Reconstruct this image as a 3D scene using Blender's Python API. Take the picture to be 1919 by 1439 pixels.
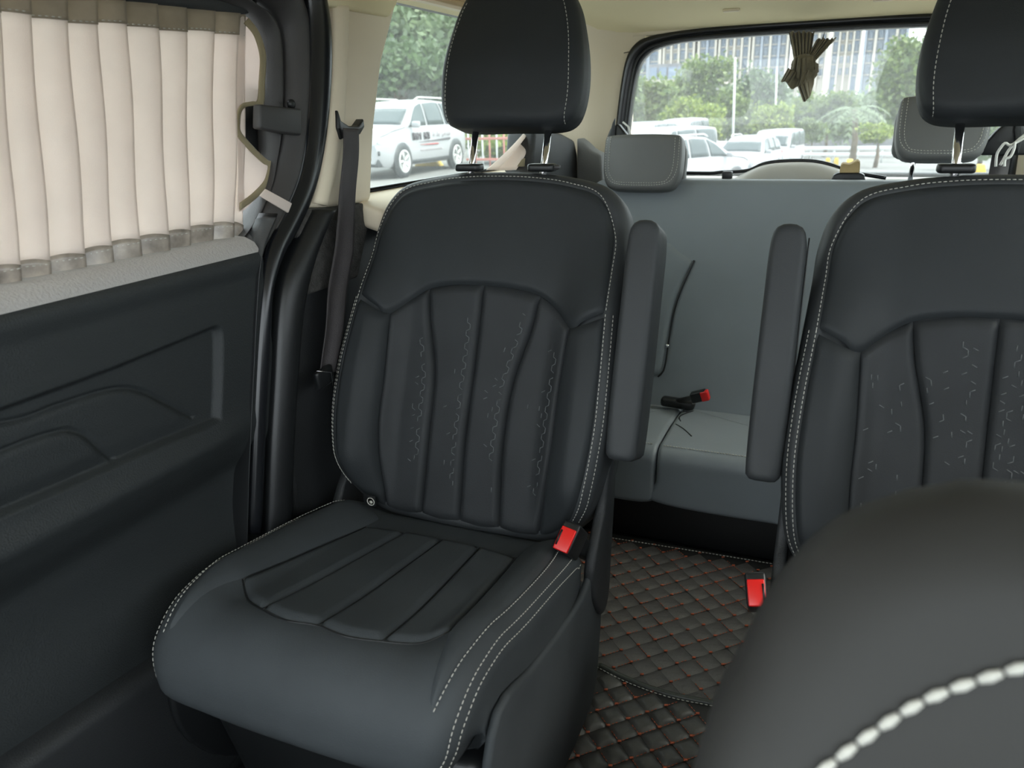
import bpy, bmesh, math, random
import numpy as np
from mathutils import Vector, Matrix

for o in list(bpy.data.objects): bpy.data.objects.remove(o, do_unlink=True)
SC = bpy.context.scene
COL = SC.collection
random.seed(4)
RNG = np.random.default_rng(7)

# ------------------------------------------------------------------ camera
# cabin frame: X to the right of the picture, Y towards the tail of the van, Z up, floor at Z = 0
FPX, CX, CY = 1450.0, 959.5, 719.5
CAM = np.array([0.0, 0.0, 1.12])
def _d(px, py): return np.array([(px-CX)/FPX, -(py-CY)/FPX, -1.0])
def _n(v): return v/np.linalg.norm(v)
_Y = _n(_d(1600, 200)); _U = np.cross(_d(-400, 250), _Y); _U = _n(_U if _U[1] > 0 else -_U)
_X = np.cross(_Y, _U)
ROT = np.stack([_X, _Y, _U], 0)          # world = ROT @ camera
def ray(px, py): return ROT @ _d(px, py)
def onX(px, py, x): r = ray(px, py); return CAM + r*((x-CAM[0])/r[0])
def onY(px, py, y): r = ray(px, py); return CAM + r*((y-CAM[1])/r[1])
def onZ(px, py, z): r = ray(px, py); return CAM + r*((z-CAM[2])/r[2])
cd = bpy.data.cameras.new('camera'); cam = bpy.data.objects.new('camera', cd); COL.objects.link(cam)
cd.sensor_width = 36.0; cd.lens = 36.0*FPX/1919.0; cd.clip_start = 0.02; cd.clip_end = 2000
m4 = Matrix([list(ROT[i])+[CAM[i]] for i in range(3)]+[[0, 0, 0, 1]])
cam.matrix_world = m4
cd.dof.use_dof = True; cd.dof.focus_distance = 1.6; cd.dof.aperture_fstop = 6.5
SC.camera = cam
# ------------------------------------------------------------------ sky, sun, exposure
w = bpy.data.worlds.new('sky'); SC.world = w; w.use_nodes = True
bg = w.node_tree.nodes['Background']; bg.inputs[0].default_value = (0.87, 0.955, 1.0, 1); bg.inputs[1].default_value = 1.9
sd = bpy.data.lights.new('sun', 'SUN'); sd.energy = 2.5; sd.angle = math.radians(35); sd.color = (1, .95, .86)
sun = bpy.data.objects.new('sun', sd); COL.objects.link(sun)
sun.rotation_euler = Vector((-0.62, -0.12, -0.77)).to_track_quat('-Z', 'Y').to_euler()
SC.view_settings.view_transform = 'Standard'; SC.view_settings.look = 'None'
SC.view_settings.exposure = 1.28; SC.view_settings.gamma = 1.0; SC.view_settings.use_curve_mapping = False

# ------------------------------------------------------------------ materials
MATS = {}
def srgb(r, g, b): return tuple((c/255/12.92 if c/255 <= .04045 else ((c/255+.055)/1.055)**2.4) for c in (r, g, b))
def mat(name, col, rough=.5, metal=0., bump=0., bscale=300., var=0., vscale=8., spec=.5, sheen=0., coat=0.):
    if name in MATS: return MATS[name]
    m = bpy.data.materials.new(name); m.use_nodes = True; nt = m.node_tree; p = nt.nodes['Principled BSDF']
    p.inputs['Base Color'].default_value = (*col, 1); p.inputs['Roughness'].default_value = rough
    p.inputs['Metallic'].default_value = metal; p.inputs['Specular IOR Level'].default_value = spec
    if sheen: p.inputs['Sheen Weight'].default_value = sheen; p.inputs['Sheen Roughness'].default_value = .4
    if coat: p.inputs['Coat Weight'].default_value = coat; p.inputs['Coat Roughness'].default_value = .1
    tc = nt.nodes.new('ShaderNodeTexCoord')
    if bump:
        nz = nt.nodes.new('ShaderNodeTexNoise'); nz.inputs['Scale'].default_value = bscale; nz.inputs['Detail'].default_value = 3
        nt.links.new(tc.outputs['Object'], nz.inputs['Vector'])
        b = nt.nodes.new('ShaderNodeBump'); b.inputs['Strength'].default_value = bump; b.inputs['Distance'].default_value = .002
        nt.links.new(nz.outputs['Fac'], b.inputs['Height']); nt.links.new(b.outputs['Normal'], p.inputs['Normal'])
    if var:
        nz = nt.nodes.new('ShaderNodeTexNoise'); nz.inputs['Scale'].default_value = vscale; nz.inputs['Detail'].default_value = 4
        nt.links.new(tc.outputs['Object'], nz.inputs['Vector'])
        r = nt.nodes.new('ShaderNodeValToRGB')
        r.color_ramp.elements[0].position = .3; r.color_ramp.elements[1].position = .7
        r.color_ramp.elements[0].color = (*[c*(1-var) for c in col], 1); r.color_ramp.elements[1].color = (*[min(1, c*(1+var)) for c in col], 1)
        nt.links.new(nz.outputs['Fac'], r.inputs['Fac']); nt.links.new(r.outputs['Color'], p.inputs['Base Color'])
    MATS[name] = m; return m
def glassmat(name, tint=(1, 1, 1), dust=.06, gloss=.06):
    m = bpy.data.materials.new(name); m.use_nodes = True; nt = m.node_tree; nt.nodes.clear()
    out = nt.nodes.new('ShaderNodeOutputMaterial'); tr = nt.nodes.new('ShaderNodeBsdfTransparent'); tr.inputs[0].default_value = (*tint, 1)
    gl = nt.nodes.new('ShaderNodeBsdfGlossy'); gl.inputs['Roughness'].default_value = .02
    df = nt.nodes.new('ShaderNodeBsdfTranslucent'); df.inputs[0].default_value = (.9, .92, .9, 1)
    m1 = nt.nodes.new('ShaderNodeMixShader'); m2 = nt.nodes.new('ShaderNodeMixShader'); m1.inputs[0].default_value = gloss
    tc = nt.nodes.new('ShaderNodeTexCoord'); nz = nt.nodes.new('ShaderNodeTexNoise'); nz.inputs['Scale'].default_value = 60; nz.inputs['Detail'].default_value = 6
    nt.links.new(tc.outputs['Object'], nz.inputs[0]); mr = nt.nodes.new('ShaderNodeMapRange')
    mr.inputs['To Min'].default_value = dust*.6; mr.inputs['To Max'].default_value = dust*1.6; nt.links.new(nz.outputs['Fac'], mr.inputs[0])
    nt.links.new(tr.outputs[0], m1.inputs[1]); nt.links.new(gl.outputs[0], m1.inputs[2])
    nt.links.new(mr.outputs[0], m2.inputs[0]); nt.links.new(m1.outputs[0], m2.inputs[1]); nt.links.new(df.outputs[0], m2.inputs[2])
    nt.links.new(m2.outputs[0], out.inputs[0]); MATS[name] = m; return m
def leafmat(name, c1, c2):
    m = bpy.data.materials.new(name); m.use_nodes = True; nt = m.node_tree; p = nt.nodes['Principled BSDF']
    g = nt.nodes.new('ShaderNodeNewGeometry'); r = nt.nodes.new('ShaderNodeValToRGB')
    r.color_ramp.elements[0].color = (*c1, 1); r.color_ramp.elements[1].color = (*c2, 1)
    nt.links.new(g.outputs['Random Per Island'], r.inputs[0]); nt.links.new(r.outputs[0], p.inputs['Base Color'])
    p.inputs['Roughness'].default_value = .45
    tl = nt.nodes.new('ShaderNodeBsdfTranslucent'); nt.links.new(r.outputs[0], tl.inputs[0])
    mx = nt.nodes.new('ShaderNodeMixShader'); mx.inputs[0].default_value = .4
    nt.links.new(p.outputs[0], mx.inputs[1]); nt.links.new(tl.outputs[0], mx.inputs[2])
    nt.links.new(mx.outputs[0], nt.nodes['Material Output'].inputs[0]); MATS[name] = m; return m
def fabricmat(name, col, trans=.25, var=.06):
    m = mat(name, col, .85, bump=.25, bscale=900, var=var, vscale=14, sheen=.3); nt = m.node_tree
    p = nt.nodes['Principled BSDF']; tl = nt.nodes.new('ShaderNodeBsdfTranslucent'); tl.inputs[0].default_value = (*col, 1)
    mx = nt.nodes.new('ShaderNodeMixShader'); mx.inputs[0].default_value = trans
    nt.links.new(p.outputs[0], mx.inputs[1]); nt.links.new(tl.outputs[0], mx.inputs[2]); nt.links.new(mx.outputs[0], nt.nodes['Material Output'].inputs[0])
    return m

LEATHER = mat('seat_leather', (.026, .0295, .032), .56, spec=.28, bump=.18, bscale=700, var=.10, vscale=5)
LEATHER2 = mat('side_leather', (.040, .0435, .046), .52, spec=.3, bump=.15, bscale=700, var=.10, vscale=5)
BENCHH = mat('bench_headrest_leather', (.13, .132, .130), .5, bump=.15, bscale=700, var=.06, vscale=4)
BENCHL = mat('bench_leather', (.235, .262, .285), .46, bump=.15, bscale=700, var=.06, vscale=4)  # mid grey leather, lightened further in place of missing cabin light
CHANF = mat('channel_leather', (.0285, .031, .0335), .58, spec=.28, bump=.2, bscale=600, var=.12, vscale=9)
CHANC = mat('lightened_cushion_leather', (.046, .052, .056), .62, spec=.22, bump=.2, bscale=600, var=.10, vscale=9)  # seat leather in a raised tone, standing in for light from above
FRONTL = mat('front_seat_leather', (.026, .0255, .0235), .58, spec=.3, bump=.15, bscale=600, var=.08, vscale=6)
THREAD = mat('white_thread', (.52, .51, .46), .7)
OTHREAD = mat('orange_thread', srgb(172, 88, 58), .7)
EMBOSS = mat('worn_emboss', (.14, .15, .155), .4)
BLACKP = mat('black_plastic', (.010, .011, .012), .38, bump=.1, bscale=500)
DARKP = mat('dark_trim_plastic', (.022, .024, .026), .55, bump=.35, bscale=420, var=.08, vscale=6)
FRAMEP = mat('door_frame_plastic', (.045, .043, .043), .5, bump=.2, bscale=500)
GLOSSB = mat('black_rubber_seal', (.009, .010, .012), .22)
DOORP = mat('door_panel_plastic', (.020, .0238, .0252), .62, bump=.5, bscale=380, var=.06, vscale=5)
LEDGE_LIT = mat('door_ledge_window_lit', (.42, .40, .385), .62, bump=.8, bscale=260)  # dark door plastic with the window light put into its pale colour
BEIGE = mat('beige_trim', srgb(234, 221, 197), .62, bump=.08, bscale=500)
HEADL = mat('headliner_cloth', srgb(238, 226, 188), .9, bump=.25, bscale=900)
CARPET = mat('grey_textured_lining', (.06, .058, .055), .9, bump=1., bscale=320, var=.4, vscale=60)
HOUSING_LIT = mat('housing_lit_grey', (.20, .20, .195), .9, bump=.6, bscale=300)  # lit side of the tail housing, brightness put into the colour
CHROME = mat('chrome', (.82, .82, .84), .08, metal=1.)
RED = mat('buckle_red', srgb(222, 30, 28), .3, spec=.6)
WEBB = mat('belt_webbing', (.052, .046, .048), .6, bump=.5, bscale=800, var=.15, vscale=20)
CURT = fabricmat('curtain_cloth', srgb(240, 230, 223), .45)
CURTB = fabricmat('curtain_band', srgb(168, 156, 138), .35, var=.25)
CURTS = mat('curtain_hem_satin', srgb(150, 140, 130), .28, var=.4, vscale=45, spec=.7)
BIND = fabricmat('curtain_binding', srgb(160, 148, 118), .12)
KNOT = fabricmat('knotted_curtain_cloth', srgb(132, 124, 104), .2, var=.35)
MATL = mat('mat_leather', (.052, .050, .046), .42, bump=.3, bscale=160, var=.35, vscale=14, spec=.6)
MATB = mat('mat_leather_worn', (.085, .081, .079), .42, bump=.7, bscale=110, var=.40, vscale=12, spec=.55)
MATBASE = mat('mat_base', (.016, .016, .016), .6)
MATEDGE = mat('mat_binding', (.05, .055, .048), .45, bump=.4, bscale=200)
TAILP = mat('tailgate_trim', (.50, .49, .46), .5, bump=.1, bscale=400)
PAPER = mat('tan_paper', srgb(186, 164, 120), .8, var=.15, vscale=30)
WHITEC = mat('white_cable', (.75, .74, .70), .4)
GLASS = glassmat('van_glass', (.91, .94, .92), .04, .03)
GLASSR = glassmat('rear_glass', (.93, .95, .94), .05, .03)
PAINT = mat('white_car_paint', (.29, .295, .31), .4)
PAINTS = mat('silver_car_paint', (.25, .28, .31), .4)
CARGL = mat('car_glass', (.05, .065, .07), .25, spec=.25)
TYRE = mat('tyre_rubber', (.025, .028, .032), .8)
RIM = mat('alloy_rim', (.62, .63, .63), .35, metal=.4)
CARBLK = mat('car_black_trim', (.03, .034, .04), .5)
LAMP = mat('headlamp', (.55, .58, .55), .15)
TAILR = mat('tail_lamp_red', (.6, .03, .03), .2)
PLATEB = mat('blue_plate', (.05, .2, .7), .4)
DECAL = mat('decal_dark', (.06, .05, .06), .5); DECALR = mat('decal_red', (.35, .06, .06), .5); DECALG = mat('decal_grey', (.40, .36, .38), .5)
ASPH = mat('lot_ground', (.145, .145, .14), .9, bump=.5, bscale=3, var=.18, vscale=.35)
BARK = mat('bark', (.12, .09, .06), .9, var=.3, vscale=4)
L1 = leafmat('leaf_mid', (0.062, 0.107, 0.025), (0.169, 0.227, 0.057))
L2 = leafmat('leaf_dark', (0.040, 0.074, 0.029), (0.101, 0.158, 0.062))
L3 = leafmat('leaf_lime', (0.114, 0.175, 0.022), (0.261, 0.317, 0.057))
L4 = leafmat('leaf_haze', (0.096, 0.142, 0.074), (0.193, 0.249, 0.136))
TOWER = mat('tower_cream', (.40, .365, .32), .8, var=.05, vscale=.05)
TOWERG = mat('tower_grey', (.235, .26, .305), .8, var=.08, vscale=.05)
TOWERB = mat('tower_recess_blue', (.16, .20, .27), .7)
PANE = mat('tower_pane', (.09, .115, .15), .25)
POD = mat('podium_wall', (.19, .185, .20), .8, var=.2, vscale=.1)
POLE = mat('galvanised_pole', (.55, .57, .57), .5)
YEL = mat('yellow_paint', (.62, .42, .05), .5)
REDST = mat('faded_red_steel', (.42, .16, .13), .6)

# ------------------------------------------------------------------ helpers
ORG = {}
def tag(o, label=None, cat=None, group=None, kind=None):
    if label: o['label'] = label
    if cat: o['category'] = cat
    if group: o['group'] = group
    if kind: o['kind'] = kind
    return o
def thing(name, loc, label=None, cat=None, group=None, kind=None, rz=0):
    o = bpy.data.objects.new(name, None); COL.objects.link(o); o.location = loc; o.rotation_euler = (0, 0, rz)
    o.empty_display_size = .05; ORG[o.name] = np.array(loc, float)
    return tag(o, label, cat, group, kind)
def mesh(name, V, F, m, smooth=True, recalc=True):
    me = bpy.data.meshes.new(name); me.from_pydata([tuple(map(float, v)) for v in V], [], [tuple(int(i) for i in f) for f in F])
    if recalc:
        bm = bmesh.new(); bm.from_mesh(me); bmesh.ops.remove_doubles(bm, verts=bm.verts, dist=1e-6)
        bmesh.ops.recalc_face_normals(bm, faces=bm.faces); bm.to_mesh(me); bm.free()
    if smooth: me.polygons.foreach_set('use_smooth', [True]*len(me.polygons))
    if m: me.materials.append(m)
    return me
def obj(name, VF, m, parent=None, world=True, smooth=True, auto=None, recalc=True, loc=None):
    """one mesh object. world: the points are cabin coordinates; otherwise they are in the parent's frame."""
    V, F = VF; V = np.array(V, float).reshape(-1, 3)
    if parent is not None and world: V = V - ORG[parent.name]
    if parent is None:
        if loc is None: loc = (float((V[:, 0].min()+V[:, 0].max())/2), float((V[:, 1].min()+V[:, 1].max())/2), float(V[:, 2].min()))
        V = V - np.array(loc)
    me = mesh(name, V, F, m, smooth, recalc)
    if auto is not None: me.set_sharp_from_angle(angle=math.radians(auto))
    o = bpy.data.objects.new(name, me); COL.objects.link(o)
    if parent is not None: o.parent = parent; ORG[o.name] = ORG.get(parent.name, np.zeros(3))
    else: o.location = loc; ORG[o.name] = np.array(loc)
    return o
def inst(name, me, parent, loc, rot=(0, 0, 0), sc=(1, 1, 1)):
    o = bpy.data.objects.new(name, me); COL.objects.link(o); o.parent = parent; o.location = loc; o.rotation_euler = rot; o.scale = sc
    return o
def join(*vfs):
    V = []; F = []
    for v, f in vfs:
        k = len(V); V += [tuple(p) for p in v]; F += [tuple(i+k for i in q) for q in f]
    return V, F
def box(c, s, R=None, bev=0.):
    """box with bevelled corners (chamfer)"""
    c = np.array(c, float); hx, hy, hz = [q/2 for q in s]
    if bev <= 0:
        V = [(x, y, z) for z in (-hz, hz) for x, y in ((-hx, -hy), (hx, -hy), (hx, hy), (-hx, hy))]
        F = [(3, 2, 1, 0), (4, 5, 6, 7), (0, 1, 5, 4), (1, 2, 6, 5), (2, 3, 7, 6), (3, 0, 4, 7)]
    else:
        bm = bmesh.new(); bmesh.ops.create_cube(bm, size=1)
        for v in bm.verts: v.co = Vector((v.co.x*2*hx, v.co.y*2*hy, v.co.z*2*hz))
        bmesh.ops.bevel(bm, geom=list(bm.edges), offset=min(bev, .49*min(s)), segments=3, affect='EDGES', profile=.5)
        bm.verts.index_update(); V = [tuple(v.co) for v in bm.verts]; F = [[v.index for v in f.verts] for f in bm.faces]; bm.free()
    V = np.array(V)
    if R is not None: V = V @ np.array(R).T
    return (V+c).tolist(), F
def rotz(a): c, s = math.cos(a), math.sin(a); return np.array([[c, -s, 0], [s, c, 0], [0, 0, 1]])
def rotx(a): c, s = math.cos(a), math.sin(a); return np.array([[1, 0, 0], [0, c, -s], [0, s, c]])
def roty(a): c, s = math.cos(a), math.sin(a); return np.array([[c, 0, s], [0, 1, 0], [-s, 0, c]])
def frame_from(d):
    d = _n(np.array(d, float)); u = np.array([0, 0, 1.]) if abs(d[2]) < .9 else np.array([1., 0, 0])
    a = _n(np.cross(u, d)); return a, np.cross(d, a), d
def tube(pts, r, n=8, caps=True):
    pts = [np.array(p, float) for p in pts]; V = []; F = []
    rr = r if hasattr(r, '__len__') else [r]*len(pts)
    a0 = None
    for i, p in enumerate(pts):
        d = pts[min(i+1, len(pts)-1)]-pts[max(i-1, 0)]
        if a0 is None: a, b, d = frame_from(d)
        else:
            d = _n(d); a = _n(a0 - d*np.dot(a0, d)); b = np.cross(d, a)
        a0 = a
        for k in range(n):
            t = 2*math.pi*k/n; V.append(p+rr[i]*(a*math.cos(t)+b*math.sin(t)))
    for i in range(len(pts)-1):
        for k in range(n):
            F.append((i*n+k, i*n+(k+1) % n, (i+1)*n+(k+1) % n, (i+1)*n+k))
    if caps: F.append(tuple(range(n-1, -1, -1))); F.append(tuple((len(pts)-1)*n+k for k in range(n)))
    return V, F
def lathe(prof, n=32, M=None):
    V = []; F = []
    for (r, z) in prof:
        for k in range(n):
            t = 2*math.pi*k/n; V.append((r*math.cos(t), r*math.sin(t), z))
    for i in range(len(prof)-1):
        for k in range(n): F.append((i*n+k, i*n+(k+1) % n, (i+1)*n+(k+1) % n, (i+1)*n+k))
    F.append(tuple(range(n))); F.append(tuple((len(prof)-1)*n+k for k in range(n)))
    if M is not None: V = [M(v) for v in V]
    return V, F
def resample(pts, n, closed=False):
    P = np.array(pts, float)
    if closed: P = np.vstack([P, P[:1]])
    L = np.concatenate([[0], np.cumsum(np.linalg.norm(np.diff(P, axis=0), axis=1))])
    t = np.linspace(0, L[-1], n+1)[:-1] if closed else np.linspace(0, L[-1], n)
    return np.stack([np.interp(t, L, P[:, k]) for k in range(P.shape[1])], 1)
def spline(pts, n, closed=False, k=12):
    """Catmull-Rom through pts, then even resampling"""
    P = np.array(pts, float); N = len(P); out = []
    for i in range(N if closed else N-1):
        g = lambda j: P[j % N] if closed else P[min(max(j, 0), N-1)]
        p0, p1, p2, p3 = g(i-1), g(i), g(i+1), g(i+2)
        for t in np.linspace(0, 1, k, endpoint=False):
            out.append(.5*((2*p1)+(-p0+p2)*t+(2*p0-5*p1+4*p2-p3)*t*t+(-p0+3*p1-3*p2+p3)*t**3))
    if not closed: out.append(P[-1])
    return resample(out, n, closed)
def sstep(a, b, x): t = np.clip((np.asarray(x, float)-a)/(b-a), 0, 1); return t*t*(3-2*t)
def polydist(p, poly, closed=True):
    """distance from points p (n,2) to polyline"""
    A = np.array(poly); B = np.roll(A, -1, 0) if closed else A[1:]; A = A if closed else A[:-1]
    d = B-A; L = (d**2).sum(1)+1e-12
    t = np.clip(((p[:, None, :]-A[None])*d[None]).sum(2)/L, 0, 1)
    return np.sqrt(((p[:, None, :]-(A[None]+t[..., None]*d[None]))**2).sum(2)).min(1)
def roll(d, r): d = np.clip(d, 0, r); return r-np.sqrt(np.maximum(r*r-(r-d)**2, 0))
class Pad:
    """an upholstered body: outline in (x,s), face height F(x,s), rolled rim of radius r, thickness to back; M maps (x,s,n) to the parent's frame"""
    def __init__(self, outline, M, F, r=.03, back=-.1, n=180, sink=0.):
        self.sink = sink; self.o = spline(outline, n, True); self.M = M; self.F = F; self.r = r; self.back = back
    def N(self, xs):
        xs = np.atleast_2d(np.array(xs, float)); return self.F(xs[:, 0], xs[:, 1])-roll(polydist(xs, self.o), self.r)
    def at(self, x, s, dn=0.):
        n = self.N([[x, s]])[0]+dn; return np.array(self.M(x, s, n))
    def body(self, rings=26, backr=.02):
        o = self.o; c = (o.max(0)+o.min(0))/2; n = len(o); V = []; F = []
        ext = np.linalg.norm(o-c, axis=1).mean()
        rho = np.concatenate([np.linspace(.04, 1-self.r*1.3/ext, rings), 1-self.r*1.3/ext*(1-np.sin(np.linspace(0, math.pi/2, 9)))[1:]])
        ring = []
        for q in rho:
            p = c+q*(o-c); nn = self.F(p[:, 0], p[:, 1])-roll(polydist(p, o) if q < 1 else np.zeros(n), self.r); nn = nn-(self.sink*sstep(self.r*.55, self.r*.55+.014, polydist(p, o)) if (self.sink and q < 1) else 0); ring.append((p, nn))
        pe, ne = ring[-1]; bk = self.back
        ring.append((pe, ne*.5+(bk+backr)*.5)); ring.append((pe, np.full(n, bk+backr)))
        pin = c+(1-backr*.7/ext)*(o-c); ring.append((pin, np.full(n, bk+backr*.25))); pin = c+(1-backr*1.6/ext)*(o-c); ring.append((pin, np.full(n, bk)))
        ring.append((c+.02*(o-c), np.full(n, bk)))
        for p, nn in ring:
            for k in range(n): V.append(self.M(p[k, 0], p[k, 1], nn[k]))
        for i in range(len(ring)-1):
            for k in range(n): F.append((i*n+k, i*n+(k+1) % n, (i+1)*n+(k+1) % n, (i+1)*n+k))
        F.append(tuple(range(n))); F.append(tuple((len(ring)-1)*n+k for k in range(n)))
        return V, F
    def patch(self, bottom, top, left, right, h=.008, tuck=.003, r=.016, nu=22, nv=40):
        """a padded panel sewn on the face: four edge curves in (x,s)"""
        b, t = spline(bottom, nu), spline(top, nu); l, q = spline(left, nv), spline(right, nv)
        u = np.linspace(0, 1, nu)[None, :, None]; v = np.linspace(0, 1, nv)[:, None, None]
        P = (1-v)*b[None]+v*t[None]+(1-u)*l[:, None]+u*q[:, None]-((1-u)*(1-v)*b[0]+u*(1-v)*b[-1]+(1-u)*v*t[0]+u*v*t[-1])
        edge = np.vstack([b, q, t[::-1], l[::-1]]); fl = P.reshape(-1, 2)
        d = polydist(fl, edge); d = d.reshape(nv, nu); d[0] = d[-1] = 0; d[:, 0] = d[:, -1] = 0
        dd = np.clip(d/r, 0, 1).reshape(-1)
        n = self.N(fl)+h*np.sqrt(np.maximum(1-(1-dd)**2, 0))-tuck*(1-dd)
        V = [self.M(fl[i, 0], fl[i, 1], n[i]) for i in range(len(fl))]
        F = [(j*nu+i, j*nu+i+1, (j+1)*nu+i+1, (j+1)*nu+i) for j in range(nv-1) for i in range(nu-1)]
        return V, F
    def line(self, pts, n, dn=.002):
        P = spline(pts, n); nn = self.N(P)+dn; return [np.array(self.M(P[i, 0], P[i, 1], nn[i])) for i in range(n)]
def stitches(pts, dash=.0050, gap=.0026, r=.0007):
    """thread dashes along a 3D polyline, one mesh"""
    P = np.array(pts); L = np.concatenate([[0], np.cumsum(np.linalg.norm(np.diff(P, axis=0), axis=1))])
    f = lambda t: np.array([np.interp(t, L, P[:, k]) for k in range(3)])
    out = []; t = 0
    while t+dash < L[-1]:
        out.append(tube([f(t), f(t+dash/2), f(t+dash)], [r*.7, r*1.15, r*.7], 5)); t += dash+gap
    return join(*out)
def grid(fn, us, vs):
    V = [fn(u, v) for v in vs for u in us]; n = len(us)
    return V, [(j*n+i, j*n+i+1, (j+1)*n+i+1, (j+1)*n+i) for j in range(len(vs)-1) for i in range(n-1)]
def prism(poly3, off):
    """solid from a planar 3D polygon pushed by vector off"""
    n = len(poly3); P = [np.array(p, float) for p in poly3]; V = P+[p+np.array(off) for p in P]
    return V, [tuple(range(n-1, -1, -1)), tuple(range(n, 2*n))]+[(i, (i+1) % n, n+(i+1) % n, n+i) for i in range(n)]
def bevelled(VF, w, seg=3):
    bm = bmesh.new(); vs = [bm.verts.new(tuple(map(float, v))) for v in VF[0]]
    for f in VF[1]: bm.faces.new([vs[i] for i in f])
    bmesh.ops.recalc_face_normals(bm, faces=bm.faces)
    bmesh.ops.bevel(bm, geom=list(bm.edges), offset=w, segments=seg, affect='EDGES', profile=.5, clamp_overlap=True)
    bm.verts.index_update(); V = [tuple(v.co) for v in bm.verts]; F = [[v.index for v in f.verts] for f in bm.faces]; bm.free(); return V, F
def band(A, B, thick, bulge=0., n=60, nu=10, axis=np.array([1., 0, 0])):
    """solid strip between polylines A and B (3D), bulging along axis on the cabin side, with depth behind"""
    A, B = spline(A, n), spline(B, n); V = []; F = []
    prof = [(0, -thick)]+[(u, bulge*math.sqrt(max(0, 1-(2*u-1)**2))) for u in (1-np.cos(np.linspace(0, math.pi, nu)))/2]+[(1, -thick)]
    m = len(prof)
    for i in range(n):
        for u, h in prof: V.append(A[i]*(1-u)+B[i]*u+axis*h)
    for i in range(n-1):
        for k in range(m): F.append((i*m+k, i*m+(k+1) % m, (i+1)*m+(k+1) % m, (i+1)*m+k))
    F.append(tuple(range(m-1, -1, -1))); F.append(tuple((n-1)*m+k for k in range(m)))
    return V, F
def pxX(pts, x): return [onX(px, py, x) for px, py in pts]
def pxY(pts, y): return [onY(px, py, y) for px, py in pts]
def sheet(V, F, t):
    """give an open sheet a thickness"""
    bm = bmesh.new(); vs = [bm.verts.new(tuple(map(float, v))) for v in V]
    for f in F: bm.faces.new([vs[i] for i in f])
    bmesh.ops.recalc_face_normals(bm, faces=bm.faces); bmesh.ops.solidify(bm, geom=list(bm.faces), thickness=t)
    bm.verts.index_update(); V = [tuple(v.co) for v in bm.verts]; F = [[v.index for v in f.verts] for f in bm.faces]; bm.free(); return V, F

# ================================================================== THE VAN SHELL
VC = -.15                                   # middle of the van
XL, XR, YR = -.93, .63, 2.75
fl = obj('floor', box((VC, 1.05, -.045), (1.70, 3.6, .07)), mat('floor_carpet', (.008, .008, .009), .9, bump=.5, bscale=300), loc=(VC, 1.05, -.08)); tag(fl, 'dark cabin floor under the seats and quilted mats', kind='structure')

# ---- ceiling: headliner that rolls down to the sides and to the tail
def zc(x, y):
    u = abs(x-VC)/.80; a = .075*max(0, (u-.60)/.40)**2.2
    v = max(0, (y-2.30)/.46); b = .075*min(v, 1.15)**2.4
    return 1.435-a-b
ce = obj('ceiling', sheet(*grid(lambda u, v: (u, v, zc(u, v)), np.linspace(VC-.80, VC+.80, 49), np.linspace(-.35, 2.80, 61)), -.02), HEADL)
tag(ce, 'cream cloth headliner above the seats', kind='structure')
dome = obj('dimple', lathe([(.055, 0), (.052, -.004), (.03, -.009), (.005, -.01)], 32, lambda v: (v[0]-.80, v[1]*.8+1.95, v[2]+zc(-.80, 1.95)+.001)), BEIGE, ce, auto=40)
dome['label'] = 'round cap in the headliner edge'
for px, yy in ((1370, 2.62), (1650, 2.62)):
    x = onY(px, 35, yy)[0]
    obj('clip', box((x, yy, zc(x, yy)-.002), (.05, .02, .008), bev=.003), BEIGE, ce)
obj('grab_rail', box((-.905, 1.90, 1.374), (.03, 1.1, .014), bev=.004), mat('tan_rail', srgb(190, 164, 128), .6), ce)['label'] = 'tan trim rail above the side window'

# ---- left wall behind the sliding door: pillar, window, tail trim
wl = thing('wall_left', (XL, 1.9, 0), 'left cabin side with cream pillar and dark lower lining', kind='structure')
# dark lower lining from the door edge back to the tail
obj('lower_lining', box((XL-.02, 1.95, .47), (.06, 1.75, .96), bev=.01), DARKP, wl)
obj('wheel_housing', box((XL+.035, 2.10, .20), (.14, .75, .46), bev=.05), DARKP, wl)
# cream pillar above
pil = pxX([(618, -70), (621, 80), (609, 250), (588, 350), (578, 391), (636, 388), (697, 378), (700, 300), (703, 240), (717, 120), (742, 20), (757, -70)], -.905)
obj('cream_pillar', bevelled(prism(pil, (-.07, 0, 0)), .012), BEIGE, wl, auto=40)
rib = band(pxX([(622, 10), (619, 120), (607, 260), (585, 380)], -.905), pxX([(652, 12), (648, 120), (640, 260), (610, 386)], -.905), .02, .012, 40)
obj('pillar_rib', rib, BEIGE, wl)
obj('pillar_head', bevelled(prism(pxX([(612, -80), (614, 12), (676, 22), (733, 32), (745, 10), (770, -80)], -.895), (-.05, 0, 0)), .008), HEADL, wl, auto=40)
obj('textured_lining', bevelled(prism(pxX([(575, 391), (636, 388), (696, 379), (706, 400), (690, 430), (672, 520), (560, 560), (560, 430)], -.900), (-.05, 0, 0)), .006), CARPET, wl, auto=40)
# ledge under the quarter window
led = [(-.96, 1.40, .975), (-.96, 2.55, .975), (-.86, 2.55, .945), (-.84, 1.38, .935), (-.90, 1.36, .96)]
obj('window_ledge', bevelled(prism(led, (0, 0, -.05)), .012), BEIGE, wl, auto=40)
obj('window_head', box((-.935, 1.98, 1.392), (.05, 1.25, .05), bev=.012), BEIGE, wl)
obj('outer_head', box((-.975, 1.0, 1.41), (.05, 3.2, .09), bev=.01), DARKP, wl)
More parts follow.
